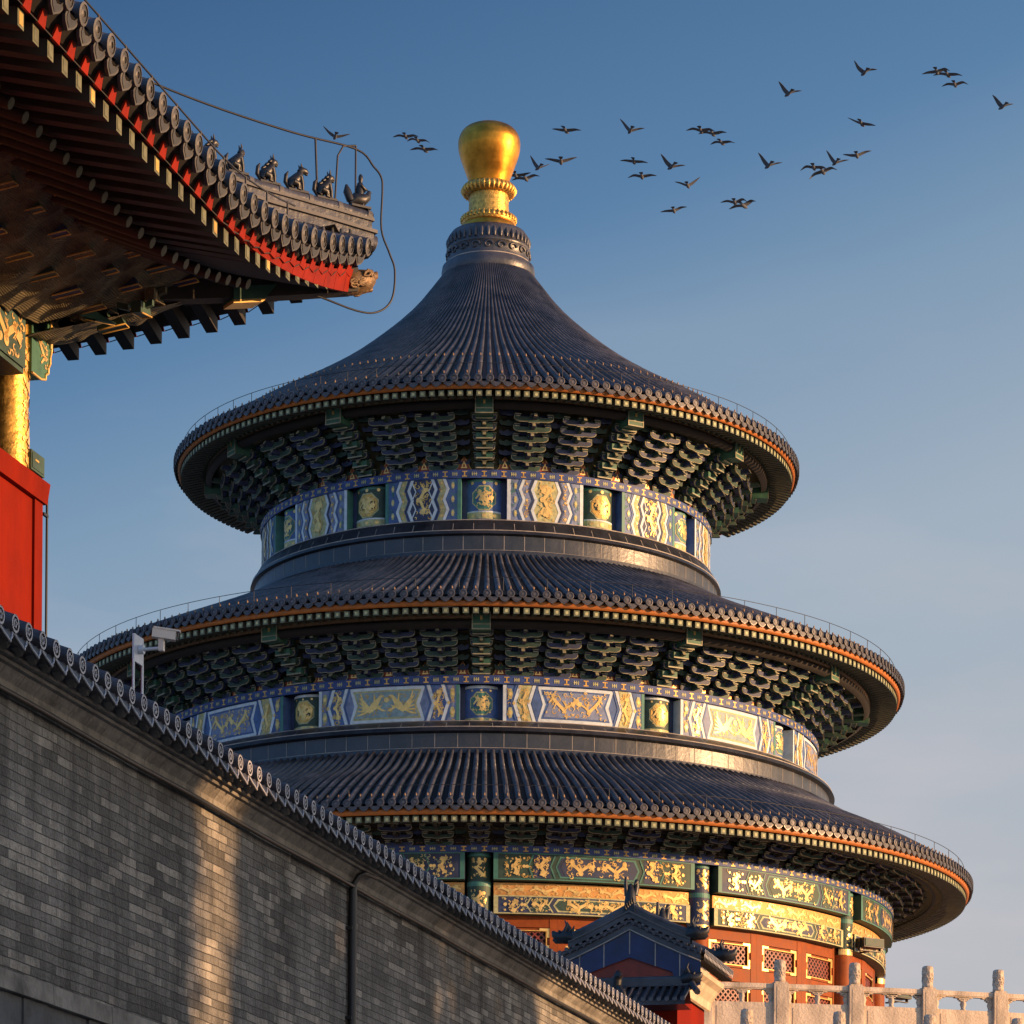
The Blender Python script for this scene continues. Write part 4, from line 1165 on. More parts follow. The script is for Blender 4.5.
# security camera on the coping
cc = thing('security_camera', 'cream security camera on a two-legged metal bracket standing on the brick wall coping', 'camera', (0, 0, 0), 0)
def wall_w(t, b, z):
    d = Vector((.2414, .9704, 0)); n = Vector((.9704, -.2414, 0))
    return Vector((-2.851 - .27 * .9704, 19.0 + .27 * .2414, 0)) + d * t + n * b + Vector((0, 0, z))
tcam = 2.98
cc.location = wall_w(tcam, -.12, WZ + .25); cc.rotation_euler = (0, 0, DA); cc.scale = (.84, .84, .9)
mb = MB()
mb.box((.10, 0, .36), (.105, .008, .10), 'metal'); mb.build('bracket_plate', cc)
for s in (0.0, .20):
    mb = MB(); mb.tube([(s, 0, -.12), (s, 0, .28)], .011, 'metal', 6); mb.build('leg', cc)
mb = MB()
mb.tube([(.10, -.01, .36), (.10, -.05, .36)], .034, 'metal', 10); mb.tube([(.10, -.03, .36), (.105, -.17, .365), (.11, -.19, .37)], .014, 'metal', 8)
mb.box((.11, -.19, .39), (.022, .02, .045), 'camhouse')
mb.build('arm', cc)
mb = MB()
X = Vector((.30, -.93, -.12)).normalized(); Y = Vector((.93, .30, 0)).normalized(); Z = X.cross(Y)
mb.box(Vector((.11, -.20, .465)) + X * .01, (.092, .036, .032), 'camhouse', X, Y, Z)
mb.box(Vector((.11, -.20, .465)) + X * .03 + Z * .037, (.105, .042, .006), 'camhouse', X, Y, Z)
mb.box(Vector((.11, -.20, .465)) + X * .117, (.003, .032, .028), 'black', X, Y, Z)
mb.build('housing', cc)
mb = MB()
arc = lambda t0, t1, h: [W(t0 + (t1 - t0) * q / 14, -.22, .0 + .04 + h * math.sin(PI * q / 14)) for q in range(15)]
mb.tube(arc(-.28, -.02, .12), .012, 'glaze_bright', 6); mb.tube(arc(.02, .2, .09), .012, 'glaze_bright', 6)
mb.build('conduit', cc)

# ------------------------------------------------------------------ side hall with the upturned eave, left
SC = (-4.09 - .65 * .2414, 29.3 - .65 * .9704)
side = thing('side_hall', 'side hall with a red wall, painted brackets and an upturned tiled eave corner, upper left', 'hall', (SC[0], SC[1], 0), DA)
def S(a, b, h): return Vector((a, -b, h + EYE))
OV = 2.3
def lift_end(a): return max(.2, .87 - .134 * (OV - a) + .004 * (OV - a) ** 2 - .17 * min(1, max(0, OV - .2 - a) / 1.0))
def lift_front(a):
    u = max(0, (a + 1.6) / 3.9); return .85 * u ** 1.62
def lift(a):
    if END: return lift_end(a)
    return lift_front(a)
END = False
def lip(a): return 9.745 + lift(a)
def sw(a):                       # eave swings outwards towards the corner
    return 0
mb = MB()
mb.box(S(-5.57, -.15, 3.2), (6.02, .15, 4.88), 'red')
mb.box(S(.36, .012, 3.2), (.09, .012, 4.86), 'red')
mb.hexa([S(-12, .0, 8.02), S(.03, .0, 8.02), S(.03, -.3, 8.02), S(-12, -.3, 8.02)][:0] or
        [S(-12, .05, 8.06), S(.49, .05, 8.06), S(.49, -.33, 8.06), S(-12, -.33, 8.06), S(-12, .07, 8.24), S(.51, .07, 8.24), S(.51, -.33, 8.30), S(-12, -.33, 8.30)], 'red')
mb.build('red_wall', side)
mb = MB()
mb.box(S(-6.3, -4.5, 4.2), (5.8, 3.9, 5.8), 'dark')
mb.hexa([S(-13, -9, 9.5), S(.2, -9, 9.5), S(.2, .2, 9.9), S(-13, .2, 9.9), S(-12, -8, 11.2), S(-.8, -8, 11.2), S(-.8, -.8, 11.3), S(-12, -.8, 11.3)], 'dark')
mb.build('inner_wall', side)
# tiled roof: rows along the front eave and along the end eave, meeting at the hip
TS = .268
def roofz(a, b):
    l = lift(a)
    if END: l = lift_front(a) + (lift_end(a) - lift_front(a)) * max(0, min(1, (b - a) / max(.05, OV - a))) ** 2
    return 9.745 + l + .14 + .34 * (OV + .12 - b) + .05 * (OV + .12 - b) ** 2
mb = MB()
def both(fn):
    global END
    END = False; fn(lambda a, b, h: S(a, b, h))
    END = True; fn(lambda a, b, h: S(b, a, h))
    END = False
def rows_of_tiles(Q):
    n = int((OV + 12.2) / TS)
    rad = .074
    for i in range(n):
        a = OV - .16 - i * TS
        o = OV + .12 + sw(a)
        be = max(a, -1.2) if a > -1.2 else -1.2
        pts = []
        m = max(2, int((o - be) / .3))
        for q in range(m + 1):
            b = o + (be - o) * q / m
            pts.append((b, roofz(a, b)))
        rows = []
        for (b, h) in pts:
            rows.append([Q(a + rad * math.cos(PI * g / 6 * 1.2 - .3), b, h + rad * 1.1 * math.sin(PI * g / 6 * 1.2 - .3)) for g in range(7)])
        mb.grid(rows, 'glaze', True)
        h0 = pts[0][1]
        ring = lambda q, d: [Q(a + q * math.cos(2 * PI * g / 14), o + d + .15 * q * math.sin(2 * PI * g / 14), h0 + q * math.sin(2 * PI * g / 14)) for g in range(14)]
        mb.grid([ring(rad * 1.08, -.08), ring(rad * 1.1, .015)], 'glaze', True, closed=True)
        mb.grid([ring(rad * 1.1, .015), ring(rad * .84, .02)], 'side_ring', False, closed=True)
        mb.face(ring(rad * .84, .012), 'side_end')
        mb.grid([ring(rad * .5, .012), ring(rad * .3, .02)], 'side_ring', False, closed=True)
        # pointed drip tile
        a2 = a - TS / 2; h2 = roofz(a2, o) - .075; hw = TS * .40
        def dp(x, y, d): return Q(a2 + x, o - .045 + d + y * .35, h2 + y)
        pl = [(-hw, .05), (-hw, -.02), (-hw * .72, -.05), (-hw * .3, -.072), (0, -.088), (hw * .3, -.072), (hw * .72, -.05), (hw, -.02), (hw, .05), (hw * .5, .0), (0, -.015), (-hw * .5, .0)]
        mb.face([dp(x, y, 0) for x, y in pl], 'glaze'); mb.face([dp(x, y, .025) for x, y in pl], 'side_ring')
        for g in range(len(pl)):
            p, q = pl[g], pl[(g + 1) % len(pl)]
            mb.face([dp(*p, 0), dp(*q, 0), dp(*q, .025), dp(*p, .025)], 'glaze')
        mb.face([dp(x * .74, -.03 + (y + .03) * .72, .03) for x, y in pl], 'side_end')
        # nail cap
        mb.tube([Q(a, o - .16, h0 + .11), Q(a, o - .16, h0 + .17)], [.022, .012], 'side_end', 6)
    # pans under the tiles
    aa = [OV + .1 - .15 * i for i in range(96)]
    for i in range(len(aa) - 1):
        a, c = aa[i], aa[i + 1]
        mb.face([Q(a, OV + .1 + sw(a), roofz(a, OV + .12) - .03), Q(c, OV + .1 + sw(c), roofz(c, OV + .12) - .03), Q(c, max(c, -1.2), roofz(c, max(c, -1.2)) - .03), Q(a, max(a, -1.2), roofz(a, max(a, -1.2)) - .03)], 'glaze')
        # dark plank below the tiles, standing in for shade around the lit patches
        mb.face([Q(a, OV + .1 + sw(a), roofz(a, OV + .12) - .06), Q(c, OV + .1 + sw(c), roofz(c, OV + .12) - .06), Q(c, OV - .06 + sw(c), lip(c) - .02), Q(a, OV - .06 + sw(a), lip(a) - .02)], 'dark')
both(rows_of_tiles)
sroof = mb.build('tiled_roof', side)
def eave_under(Q, front):
    out = []
    n = int((OV + 12) / TS)
    sun_patches = MB(); raf = []
    for i in range(n):
        a = OV - .30 - i * TS
        o = OV + sw(a); z = lip(a)
        # red pieces shaped as sunlit patches of the board between drip-tile shadows
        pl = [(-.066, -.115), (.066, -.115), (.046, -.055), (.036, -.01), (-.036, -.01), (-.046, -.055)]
        sun_patches.prism([Q(a + x, o + .02 + y * .3, z + y + .02) for x, y in pl], Q(0, -.02, 0) - Q(0, 0, 0), 'redflag')
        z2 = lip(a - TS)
        sun_patches.face([Q(a - .066, o - .0145, z - .095), Q(a - TS + .066, o - .0145, z2 - .095), Q(a - TS + .066, o - .0145, z2 - .085), Q(a - .066, o - .0145, z - .085)], 'dark')  # dark strip joining the patches, in place of the shaded board
        m = MB(); s = .054; sv = .062
        bi = max(1.25, a - .1) if a > 1.1 else 1.1
        if bi < o - .2:
            z1 = z - .155; zi = z1 + .22 * (o - bi)
            sh = lift(a) * .0
            m.hexa([Q(a - s, bi, zi - sv), Q(a - s, o - .06, z1 - sv), Q(a + s, o - .06, z1 - sv), Q(a + s, bi, zi - sv),
                    Q(a - s, bi, zi + sv), Q(a - s, o - .06, z1 + sv), Q(a + s, o - .06, z1 + sv), Q(a + s, bi, zi + sv)], 'brown')
            m.face([Q(a - s, o - .055, z1 - sv), Q(a + s, o - .055, z1 - sv), Q(a + s, o - .055, z1 + sv), Q(a - s, o - .055, z1 + sv)], 'raftside')
            q = s * .62; qv = sv * .7
            m.face([Q(a - q, o - .051, z1 - qv), Q(a + q, o - .051, z1 - qv), Q(a + q, o - .051, z1 + qv), Q(a - q, o - .051, z1 + qv)], 'goldpaint' if i % 5 == 3 else 'raftside')
            raf.append(m)
        m = MB()
        ri = .1 if a < .2 else a * .8
        if a < 1.35:
            zo = z + .02; b0 = 1.62
            m.tube([Q(a, b0, zo - .17), Q(a, ri, zo - .17 + .40 * (b0 - ri))], .05, 'brown', 8)
            m.tube([Q(a, b0 + .004, zo - .172), Q(a, b0, zo - .17)], .046, 'raftside', 8)
            raf.append(m)
    return sun_patches, raf
def weld(o):
    bm = bmesh.new(); bm.from_mesh(o.data); bmesh.ops.remove_doubles(bm, verts=bm.verts, dist=.0004); bm.to_mesh(o.data); bm.free()
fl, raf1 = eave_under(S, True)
weld(fl.build('lit_board_patches', side))
END = True
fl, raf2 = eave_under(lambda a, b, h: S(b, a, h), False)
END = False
weld(fl.build('lit_board_patches', side))
for m in raf1[:60]: m.build('rafter', side)
for m in raf2[:36]: m.build('rafter', side)
rest = MB()
for m in raf1[60:] + raf2[36:]: add_rot(rest, m, 0)
rest.build('rafters', side, kind='stuff')
mb = MB()
def soff(Q):
    aa = [OV - .12 * i for i in range(118)]
    for i in range(len(aa) - 1):
        a, c = aa[i], aa[i + 1]
        for (b0, z0), (b1, z1) in (((OV - .02, -.06), (1.55, .07)), ((1.55, -.02), (.3, .47))):
            if b0 < 2 and a > 1.5: continue
            f = lambda x, b, z: Q(x, max(b, min(x, 1.55)) if b < 2 else b + sw(x), lip(x) + z)
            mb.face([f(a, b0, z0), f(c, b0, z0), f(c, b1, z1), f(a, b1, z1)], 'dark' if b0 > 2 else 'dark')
both(soff)
# red boards closing the upturned corner under the tiles
def corner_board(Q):
    for i in range(12):
        a = OV - .02 - i * .30; c = a - .293
        h0 = .02 + .20 * max(0, (a + 1.4) / 3.7); h1 = .02 + .20 * max(0, (c + 1.4) / 3.7)
        mb.hexa([Q(c, OV - .05 + sw(c), lip(c) - .04 - h1), Q(a, OV - .05 + sw(a), lip(a) - .04 - h0), Q(a, OV - .09 + sw(a), lip(a) - .04 - h0), Q(c, OV - .09 + sw(c), lip(c) - .04 - h1),
                 Q(c, OV - .01 + sw(c), lip(c) - .05), Q(a, OV - .01 + sw(a), lip(a) - .05), Q(a, OV - .09 + sw(a), lip(a) - .05), Q(c, OV - .09 + sw(c), lip(c) - .05)], 'redflag')
corner_board(S)
mb.build('soffit', side)
# hip ridge with its row of glazed figures
def hip(t, dz=0):
    a = OV + .12 - t
    return S(a, a, roofz(min(a, OV), OV + .12 - t) + dz + .04)
mb = MB()
nd = Vector((1, 1, 0)).normalized()      # across the hip, in the hall's frame
def hip_strip(w, z0, z1, t0, t1, m, N=14):
    rows = []
    for (s, z) in ((-w, z0), (-w, z1), (w, z1), (w, z0)):
        rows.append([hip(t0 + (t1 - t0) * q / N, z) + nd * s for q in range(N + 1)])
    mb.grid(rows + [rows[0]], m, False)
    for q in (0, N): mb.face([r[q] for r in rows], m)
hip_strip(.09, -.05, .07, .05, 5.2, 'glaze'); hip_strip(.115, .07, .10, .03, 5.2, 'ridgecap'); hip_strip(.085, .10, .17, .06, 5.2, 'glaze')
hip_strip(.105, .17, .195, .05, 5.2, 'ridgecap')
mb.tube([hip(.04 + .2 * q, .225) for q in range(26)], .062, 'glaze', 10)
for q in range(24): mb.tube([hip(.05 + .21 * q, .225), hip(.08 + .21 * q, .225)], .068, 'ridgecap', 10)
mb.tube([hip(.12, .0), hip(.02, .0)], .085, 'glaze', 14); mb.tube([hip(.019, .0), hip(.012, .0)], .065, 'glaze_ring', 14)
mb.build('hip_ridge', sroof)
def seated_beast(kind):
    mb = MB(); f = 'figure'
    def Tt(p, r, n=8): mb.tube([Vector(q) for q in p], r, f, n)
    # x forward, z up
    if kind == 'rider':
        Tt([(-.13, 0, .02), (-.06, 0, .08), (.04, 0, .09), (.11, 0, .13), (.13, 0, .20)], [.03, .07, .075, .045, .02])   # hen
        Tt([(.12, 0, .19), (.16, 0, .185)], [.02, .005])
        Tt([(-.12, 0, .05), (-.17, 0, .15), (-.18, 0, .22)], [.05, .05, .015]); 
        Tt([(0, 0, .10), (0, 0, .18), (.005, 0, .26), (.01, 0, .28)], [.05, .052, .038, .02])                                # rider
        Tt([(.01, 0, .27), (.012, 0, .31), (.012, 0, .345), (.01, 0, .37)], [.02, .03, .028, .012])
        Tt([(.0, .045, .23), (.05, .05, .19), (.09, .02, .2)], [.018, .017, .012]); Tt([(.0, -.045, .23), (.05, -.05, .19), (.09, -.02, .2)], [.018, .017, .012])
        Tt([(.03, .03, 0), (.03, .03, .08)], .015, 6); Tt([(.03, -.03, 0), (.03, -.03, .08)], .015, 6)
    else:
        ln = dict(lion=.0, horse=.03, fish=-.02)[kind]
        Tt([(-.09, 0, .03), (-.06, 0, .085), (0, 0, .14), (.035, 0, .185), (.05, 0, .215)], [.05, .068, .062, .05, .036])
        Tt([(.035, 0, .215), (.06, 0, .245), (.085 + ln, 0, .24), (.115 + ln, 0, .222)], [.036, .045, .036, .018])
        Tt([(.085 + ln, 0, .215), (.112 + ln, 0, .205)], [.02, .01], 6)
        for s in (-1, 1):
            Tt([(.035, s * .035, .16), (.06, s * .035, .08), (.062, s * .035, .012), (.085, s * .035, .008)], [.03, .022, .018, .014], 7)
            Tt([(-.06, s * .05, .08), (-.005, s * .06, .06), (-.01, s * .055, .015), (.03, s * .055, .01)], [.045, .036, .02, .016], 7)
            Tt([(.05, s * .022, .275), (.04, s * .035, .325 if kind != 'horse' else .31)], [.016, .004], 6)
        Tt([(-.11, 0, .03), (-.15, 0, .08), (-.14, 0, .16), (-.115, 0, .20)], [.022, .026, .024, .008], 7)
        if kind == 'lion':
            for q in range(6): Tt([(.03 - .02 * q, .03 * (-1) ** q, .26 - .02 * q), (.01 - .022 * q, .045 * (-1) ** q, .25 - .022 * q)], [.022, .008], 6)
    mb.box((0, 0, -.005), (.13, .06, .012), f)
    return mb
xs = [359, 325, 296, 268, 236, 208, 181]
kinds = ['rider', 'lion', 'horse', 'lion', 'fish', 'lion', 'horse']
cache = {}
def hip_t_at(px):
    best = None
    for q in range(600):
        t = q * .006
        p = side_w(hip(t))
        x = 512 + 3369.4 * p.x / p.y + 9
        if best is None or abs(x - px) < best[0]: best = (abs(x - px), t)
    return best[1]
Ms = Matrix.Translation((SC[0], SC[1], 0)) @ Matrix.Rotation(DA, 4, 'Z')
def side_w(v): return Ms @ v
for px, kd in zip(xs, kinds):
    t = hip_t_at(px)
    if kd in cache: o = obj('ridge_figure', cache[kd], sroof)
    else:
        o = seated_beast(kd).build('ridge_figure', sroof); cache[kd] = o.data
    o.location = hip(t, .285); o.rotation_euler = (0, 0, -PI / 4); o.scale = (.76, .76, .80)
# corner beam with a carved beast head
mb = MB()
def cb(t, z, s): return S(OV - t, OV - t, lip(OV - t) + z) + nd * s
rows = []
for s, z in ((-.09, -.27), (.09, -.27), (.09, -.06), (-.09, -.06), (-.09, -.27)):
    rows.append([cb(t, z - .0 * t, s) for t in (.04, .4, .8, 1.2, 1.5)])
mb.grid(rows, 'brown', False); mb.face([r[0] for r in rows[:4]], 'brown')
mb.hexa([cb(.92, -.29, -.10), cb(.70, -.29, -.10), cb(.70, -.29, .10), cb(.92, -.29, .10), cb(.92, -.17, -.10), cb(.62, -.17, -.10), cb(.62, -.17, .10), cb(.92, -.17, .10)], 'green')
mb.hexa([cb(.92, -.32, -.102), cb(.72, -.32, -.102), cb(.72, -.32, .102), cb(.92, -.32, .102), cb(.92, -.29, -.102), cb(.69, -.29, -.102), cb(.69, -.29, .102), cb(.92, -.29, .102)], 'gold')
mb.build('corner_beam', side)
mb = MB()
hd = lambda x, y, z: cb(.05 - x * .85, -.17 + z * .8, y * .85)
pr_ = [(-.06, .12), (.0, .135), (.06, .13), (.12, .12), (.16, .09), (.19, .04)]
rows = [[hd(x, r * math.cos(2 * PI * g / 12), r * 1.1 * math.sin(2 * PI * g / 12)) for g in range(12)] for x, r in pr_]
mb.grid(rows, 'carvedwood', True, closed=True); mb.face(rows[-1], 'carvedwood')
rq = random.Random(4)
for s in (-1, 1):
    mb.tube([hd(.10, s * .08, .06), hd(.14, s * .085, .075)], .03, 'carvedwood', 8)
    for g in range(8):
        a0 = rq.uniform(0, 6); x0 = rq.uniform(-.04, .12); z0 = rq.uniform(-.09, .09)
        mb.tube([hd(x0 + .035 * math.cos(a0 + q), s * .125, z0 + .035 * math.sin(a0 + q)) for q in (0, .8, 1.6, 2.4, 3.2, 4)], .013, 'carvedwood', 6)
mb.tube([hd(.14, 0, .05), hd(.20, 0, .06), hd(.21, 0, .10)], [.05, .035, .012], 'carvedwood', 8)
mb.tube([hd(.10, 0, -.07), hd(.17, 0, -.10)], [.05, .02], 'carvedwood', 8)
mb.build('carved_beam_head', side)
# bracket zone behind netting
mb = MB()
def net(Q):
    aa = [1.5 - .25 * i for i in range(54)]
    prof = [(.10, 9.40), (.32, 9.46), (.62, 9.55), (.95, 9.65), (1.30, 9.76), (1.42, 9.82)] if END else [(.10, 9.40), (.32, 9.50), (.62, 9.62), (.95, 9.80), (1.30, 9.97), (1.42, 10.08)]
    out = []
    aa = [1.5 - .055 * i for i in range(240)]
    for g in range(19):
        b = .10 + 1.32 * g / 18; h = interp(prof, b)
        row = []
        for a in aa:
            m_ = min(a, b)
            bump = .022 * math.sin(a * 11.4) * math.sin(b * 9.5 + .6) - .022 * max(0, math.sin(a * 11.4 + 1.2)) ** 3 * (1 + math.sin(b * 21)) + .02 * math.sin(a * 4.1 + b * 7)
            fade = max(0, min(1, (b - m_) * 3 + (a < b) * .0)) if a > b - .35 else 1
            row.append(Q(m_, b, h + (max(-.3, .235 * m_) if END else lift_front(m_) * .45) + bump * fade))
        out.append(row)
    mb.grid(out, 'net', True)
both(net)
mb.build('bird_netting', side)
# lath purlin at the foot of the rafters and bracket arms poking through the net
mb = MB()
def purl(Q):
    pts = [Q(1.45 - .3 * i, 1.45, (9.97 + max(-.3, .235 * (1.45 - .3 * i)) if END else 10.14 + lift(1.45 - .3 * i) * .5)) for i in range(44)]
    mb.tube(pts, .09, 'dgreen', 8)
    for dz_, m_ in ((-.085, 'cream'), (-.045, 'goldpaint'), (.0, 'cream')):
        mb.tube([Q(1.55, 1.53, 0) * 0 + Q(1.45 - .3 * i, 1.53, (9.97 + max(-.3, .235 * (1.45 - .3 * i)) if END else 10.14 + lift(1.45 - .3 * i) * .5) + dz_) for i in range(44)], .011, m_, 5)
    for i in range(22):
        a = .9 - .55 * i
        for j in range(3):
            b = .45 + .32 * j; h = 9.62 + .15 * j + (max(-.3, .2 * min(a, b)) if END else lift_front(min(a, b)) * .45)
            h -= .05
            mm = ('dgreen', 'net', 'navy')[(i + j) % 3]
            mb.hexa([Q(a - .045, b - .1, h - .04), Q(a - .045, b + .16, h + .0), Q(a + .045, b + .16, h + .0), Q(a + .045, b - .1, h - .04),
                     Q(a - .045, b - .1, h + .06), Q(a - .045, b + .12, h + .08), Q(a + .045, b + .12, h + .08), Q(a + .045, b - .1, h + .06)], mm)
            mb.tube([Q(a + .046, b - .08, h - .038), Q(a + .046, b + .165, h + .0), Q(a - .046, b + .165, h + .0), Q(a - .046, b - .08, h - .038)], .008, 'goldpaint', 5)
            for sg in (-1, 1): mb.hexa([Q(a + sg * .06 - .05, b, h + .02), Q(a + sg * .16 - .05, b, h + .05), Q(a + sg * .16 - .05, b + .05, h + .05), Q(a + sg * .06 - .05, b + .05, h + .02),
                                        Q(a + sg * .06 - .05, b, h + .07), Q(a + sg * .16 - .05, b, h + .10), Q(a + sg * .16 - .05, b + .05, h + .10), Q(a + sg * .06 - .05, b + .05, h + .07)], mm)
both(purl)
# two gilded green arm tips that catch the light
for a, b, h, sc in ((.42, .42, 9.72, 1.0), (.70, .70, 9.85, .62)):
    tri = [S(a - .16 * sc, b - .16 * sc, h + .10 * sc), S(a + .20 * sc, b + .20 * sc, h - .09 * sc), S(a - .16 * sc, b - .16 * sc, h - .08 * sc)]
    mb.prism(tri, nd * .05, 'green'); 
    e = [(q - tri[0]) * 0 + q for q in tri]
    mb.tube([tri[0] + nd * .052, tri[1] + nd * .052, tri[2] + nd * .052, tri[0] + nd * .052], .013, 'gold', 5)
mb.build('bracket_arms', side)
# painted beam, gilt corner column and the green stepped beam end
mb = MB()
f = lambda u, v, l: S(u, .06 + l, v)
mb.box(S(-5.92, -.06, 9.28), (5.85, .11, .26), 'dgreen')
p = Paint(f, mb, .006)
for q in range(14):
    u = -.47 - .85 * q
    p.rect(u - .40, 9.06, u + .40, 9.50, 'navy' if q % 2 else 'dgreen', 1); p.dragon(u, 9.28, .7, .4, random.Random(q), 'gold', 2, th=.06)
    p.rect(u - .44, 9.04, u - .40, 9.52, 'gold', 2)
mb.build('painted_beam', side)
mb = MB()
rows = [[S(.26 + .17 * math.sin(2 * PI * k / 24), -.22 + .17 * math.cos(2 * PI * k / 24), z) for k in range(25)] for z in (6.0, 9.6)]
mb.grid(rows, 'relief', True)
f3 = lambda u, v, l: S(.26 + (.17 + l) * math.sin(u / .17), -.22 + (.17 + l) * math.cos(u / .17), v)
p = Paint(f3, mb, .008)
for q in range(4):
    p.dragon(.06, 8.35 + .32 * q, .28, .34, random.Random(20 + q), 'gold', 1, (-1) ** q, vert=True, th=.05)
    p.dragon(.22, 8.45 + .32 * q, .22, .32, random.Random(30 + q), 'gold', 1, (-1) ** q, vert=True, th=.04)
mb.build('gilt_column', side)
mb = MB()
A0, A1 = .02, .26
outl = [(a_ + .42, h_) for a_, h_ in [(-.14, 9.80), (.30, 9.80), (.30, 9.46), (.27, 9.40), (.27, 9.34), (.23, 9.30), (.23, 9.25), (.17, 9.22), (.17, 9.18), (.06, 9.15), (-.14, 9.15)]]
mb.prism([S(a, -.02, h) for a, h in outl], (0, .30, 0), 'green')
mb.prism([S(a * .98 + .004, -.012, 9.2 + (h - 9.2) * .985) for a, h in outl][:0] or [S(.68, -.015, 9.78), S(.715, -.015, 9.78), S(.715, -.015, 9.48), S(.68, -.015, 9.48)], (0, -.01, 0), 'gold')
for (a0, h0), (a1, h1) in zip(outl[1:-1], outl[2:]):
    mb.tube([S(a0, -.015, h0), S(a1, -.015, h1)], .011, 'gold', 5); mb.tube([S(a0, -.325, h0), S(a1, -.325, h1)], .011, 'gold', 5)
p = Paint(lambda u, v, l: S(u, -.02 + l, v), mb, .006); p.dragon(.50, 9.42, .30, .30, random.Random(3), 'gold', 1, vert=True, th=.035)
p = Paint(lambda u, v, l: S(.72 + l, -.17 + u, v), mb, .006); p.rect(-.13, 9.48, .13, 9.78, 'navy', 1); p.dragon(0, 9.63, .2, .28, random.Random(5), 'gold', 2, vert=True, th=.04)
mb.build('beam_end', side)
# lightning conductor rail round the corner
mb = MB()
top = [hip(t, .80) for t in (5.2, 4, 3, 2.4, 1.8, 1.2, .6, .15)]
tip = lambda o, z: S(OV + .12 + o, OV + .12 + o, lip(OV) + z)
loop = [tip(-.02, .90), tip(.035, .82), tip(.045, .70), tip(.04, .35), tip(.10, .15), tip(.14, 0), tip(.12, -.26), tip(.02, -.40), tip(-.14, -.43), tip(-.5, -.36), tip(-1.0, -.36)]
ctrl = top + loop; path = []
for q in range(len(ctrl) - 1):
    p0, p1, p2, p3 = ctrl[max(q - 1, 0)], ctrl[q], ctrl[q + 1], ctrl[min(q + 2, len(ctrl) - 1)]
    for g in range(5):
        t = g / 5
        path.append(.5 * ((2 * p1) + (p2 - p0) * t + (2 * p0 - 5 * p1 + 4 * p2 - p3) * t * t + (3 * p1 - p0 - 3 * p2 + p3) * t ** 3))
mb.tube(path, .0095, 'wire', 6)
for t in (.42, 1.62, 2.9): mb.tube([hip(t, .2), hip(t + .02, .80)], .0105, 'wire', 6)
mb.tube([hip(.30, .22), hip(.28, .70), hip(.24, .80), hip(.15, .83)], .009, 'wire', 6)
mb.tube([hip(0.15, .3), hip(.15, .83)], .009, 'wire', 6)
# wire along the eave tiles
mb.tube([S(.4 - .4 * q, OV + .0 - .0 * q, roofz(.4 - .4 * q, OV) + .22) for q in range(32)], .008, 'wire', 5)
for q in range(22): mb.tube([S(.2 - .55 * q, OV, roofz(.2 - .55 * q, OV) + .03), S(.2 - .55 * q, OV, roofz(.2 - .55 * q, OV) + .23)], .009, 'wire', 5)
mb.build('lightning_conductor', side)
# junction box and cable on the red wall's end
jb = thing('junction_box', 'dark green metal box with looped cables on the corner of the red wall', 'electrical box', tuple(side_w(S(.38, -.12, 8.24))), DA)
mb = MB(); mb.box((.06, .0, .17), (.15, .10, .085), 'dgreen'); mb.box((.06, -.102, .17), (.13, .004, .065), 'dgreen'); mb.box((.02, -.108, .18), (.04, .003, .008), 'goldpaint'); mb.build('housing', jb)
mb = MB()
for q in range(3):
    mb.tube([(.06 + .05 * q, -.03, .09), (.03 + .06 * q, -.06, .0), (.08 + .05 * q, -.1, -.06), (.13 + .02 * q, -.1, -.02)], .008, 'black', 6)
mb.tube([(.14, -.05, .09), (.19, -.10, .04), (.20, -.13, -.10), (.20, -.13, -3.5)], .011, 'black', 6)
mb.tube([(.10, .05, .25), (.10, .05, 1.4)], .007, 'black', 6)
for z in (-.25, -1.55): mb.box((.16, -.13, z), (.05, .012, .012), 'black')
mb.build('cable', jb)

# ------------------------------------------------------------------ small tiled gate behind the brick wall
GX, GY = 1.83, 54.0
gate = thing('tiled_gate', 'small gate with a dark blue glazed gable roof and beast finials behind the brick wall', 'gate', (GX, GY, 0), DA)
def G(a, b, h): return Vector((a, -b, h + EYE))
GL = 2.55
def gz(b): return 8.42 - .52 * abs(b) + .05 * b * b
mb = MB()
mb.box(G(1.3, -.05, 3.0), (1.15, .80, 4.3), 'red')
mb.build('red_wall', gate)
mb = MB()
for sg in (1, -1):      # cornice under the long eaves
    rows = [[G(a, sg * b, h) for a in (.02, GL - .02)] for b, h in ((.80, 7.18), (.84, 7.20), (.86, 7.32), (.93, 7.42), (.97, 7.50), (1.06, 7.56), (1.06, 7.64), (.8, 7.7))]
    mb.grid(rows, 'cornice', False)
    for a in (.02, GL - .02): mb.face([G(a, sg * b, h) for b, h in ((.80, 7.18), (.84, 7.20), (.86, 7.32), (.93, 7.42), (.97, 7.50), (1.06, 7.56), (1.06, 7.64), (.8, 7.7))], 'cornice')
mb.build('cornice', gate)
mb = MB()
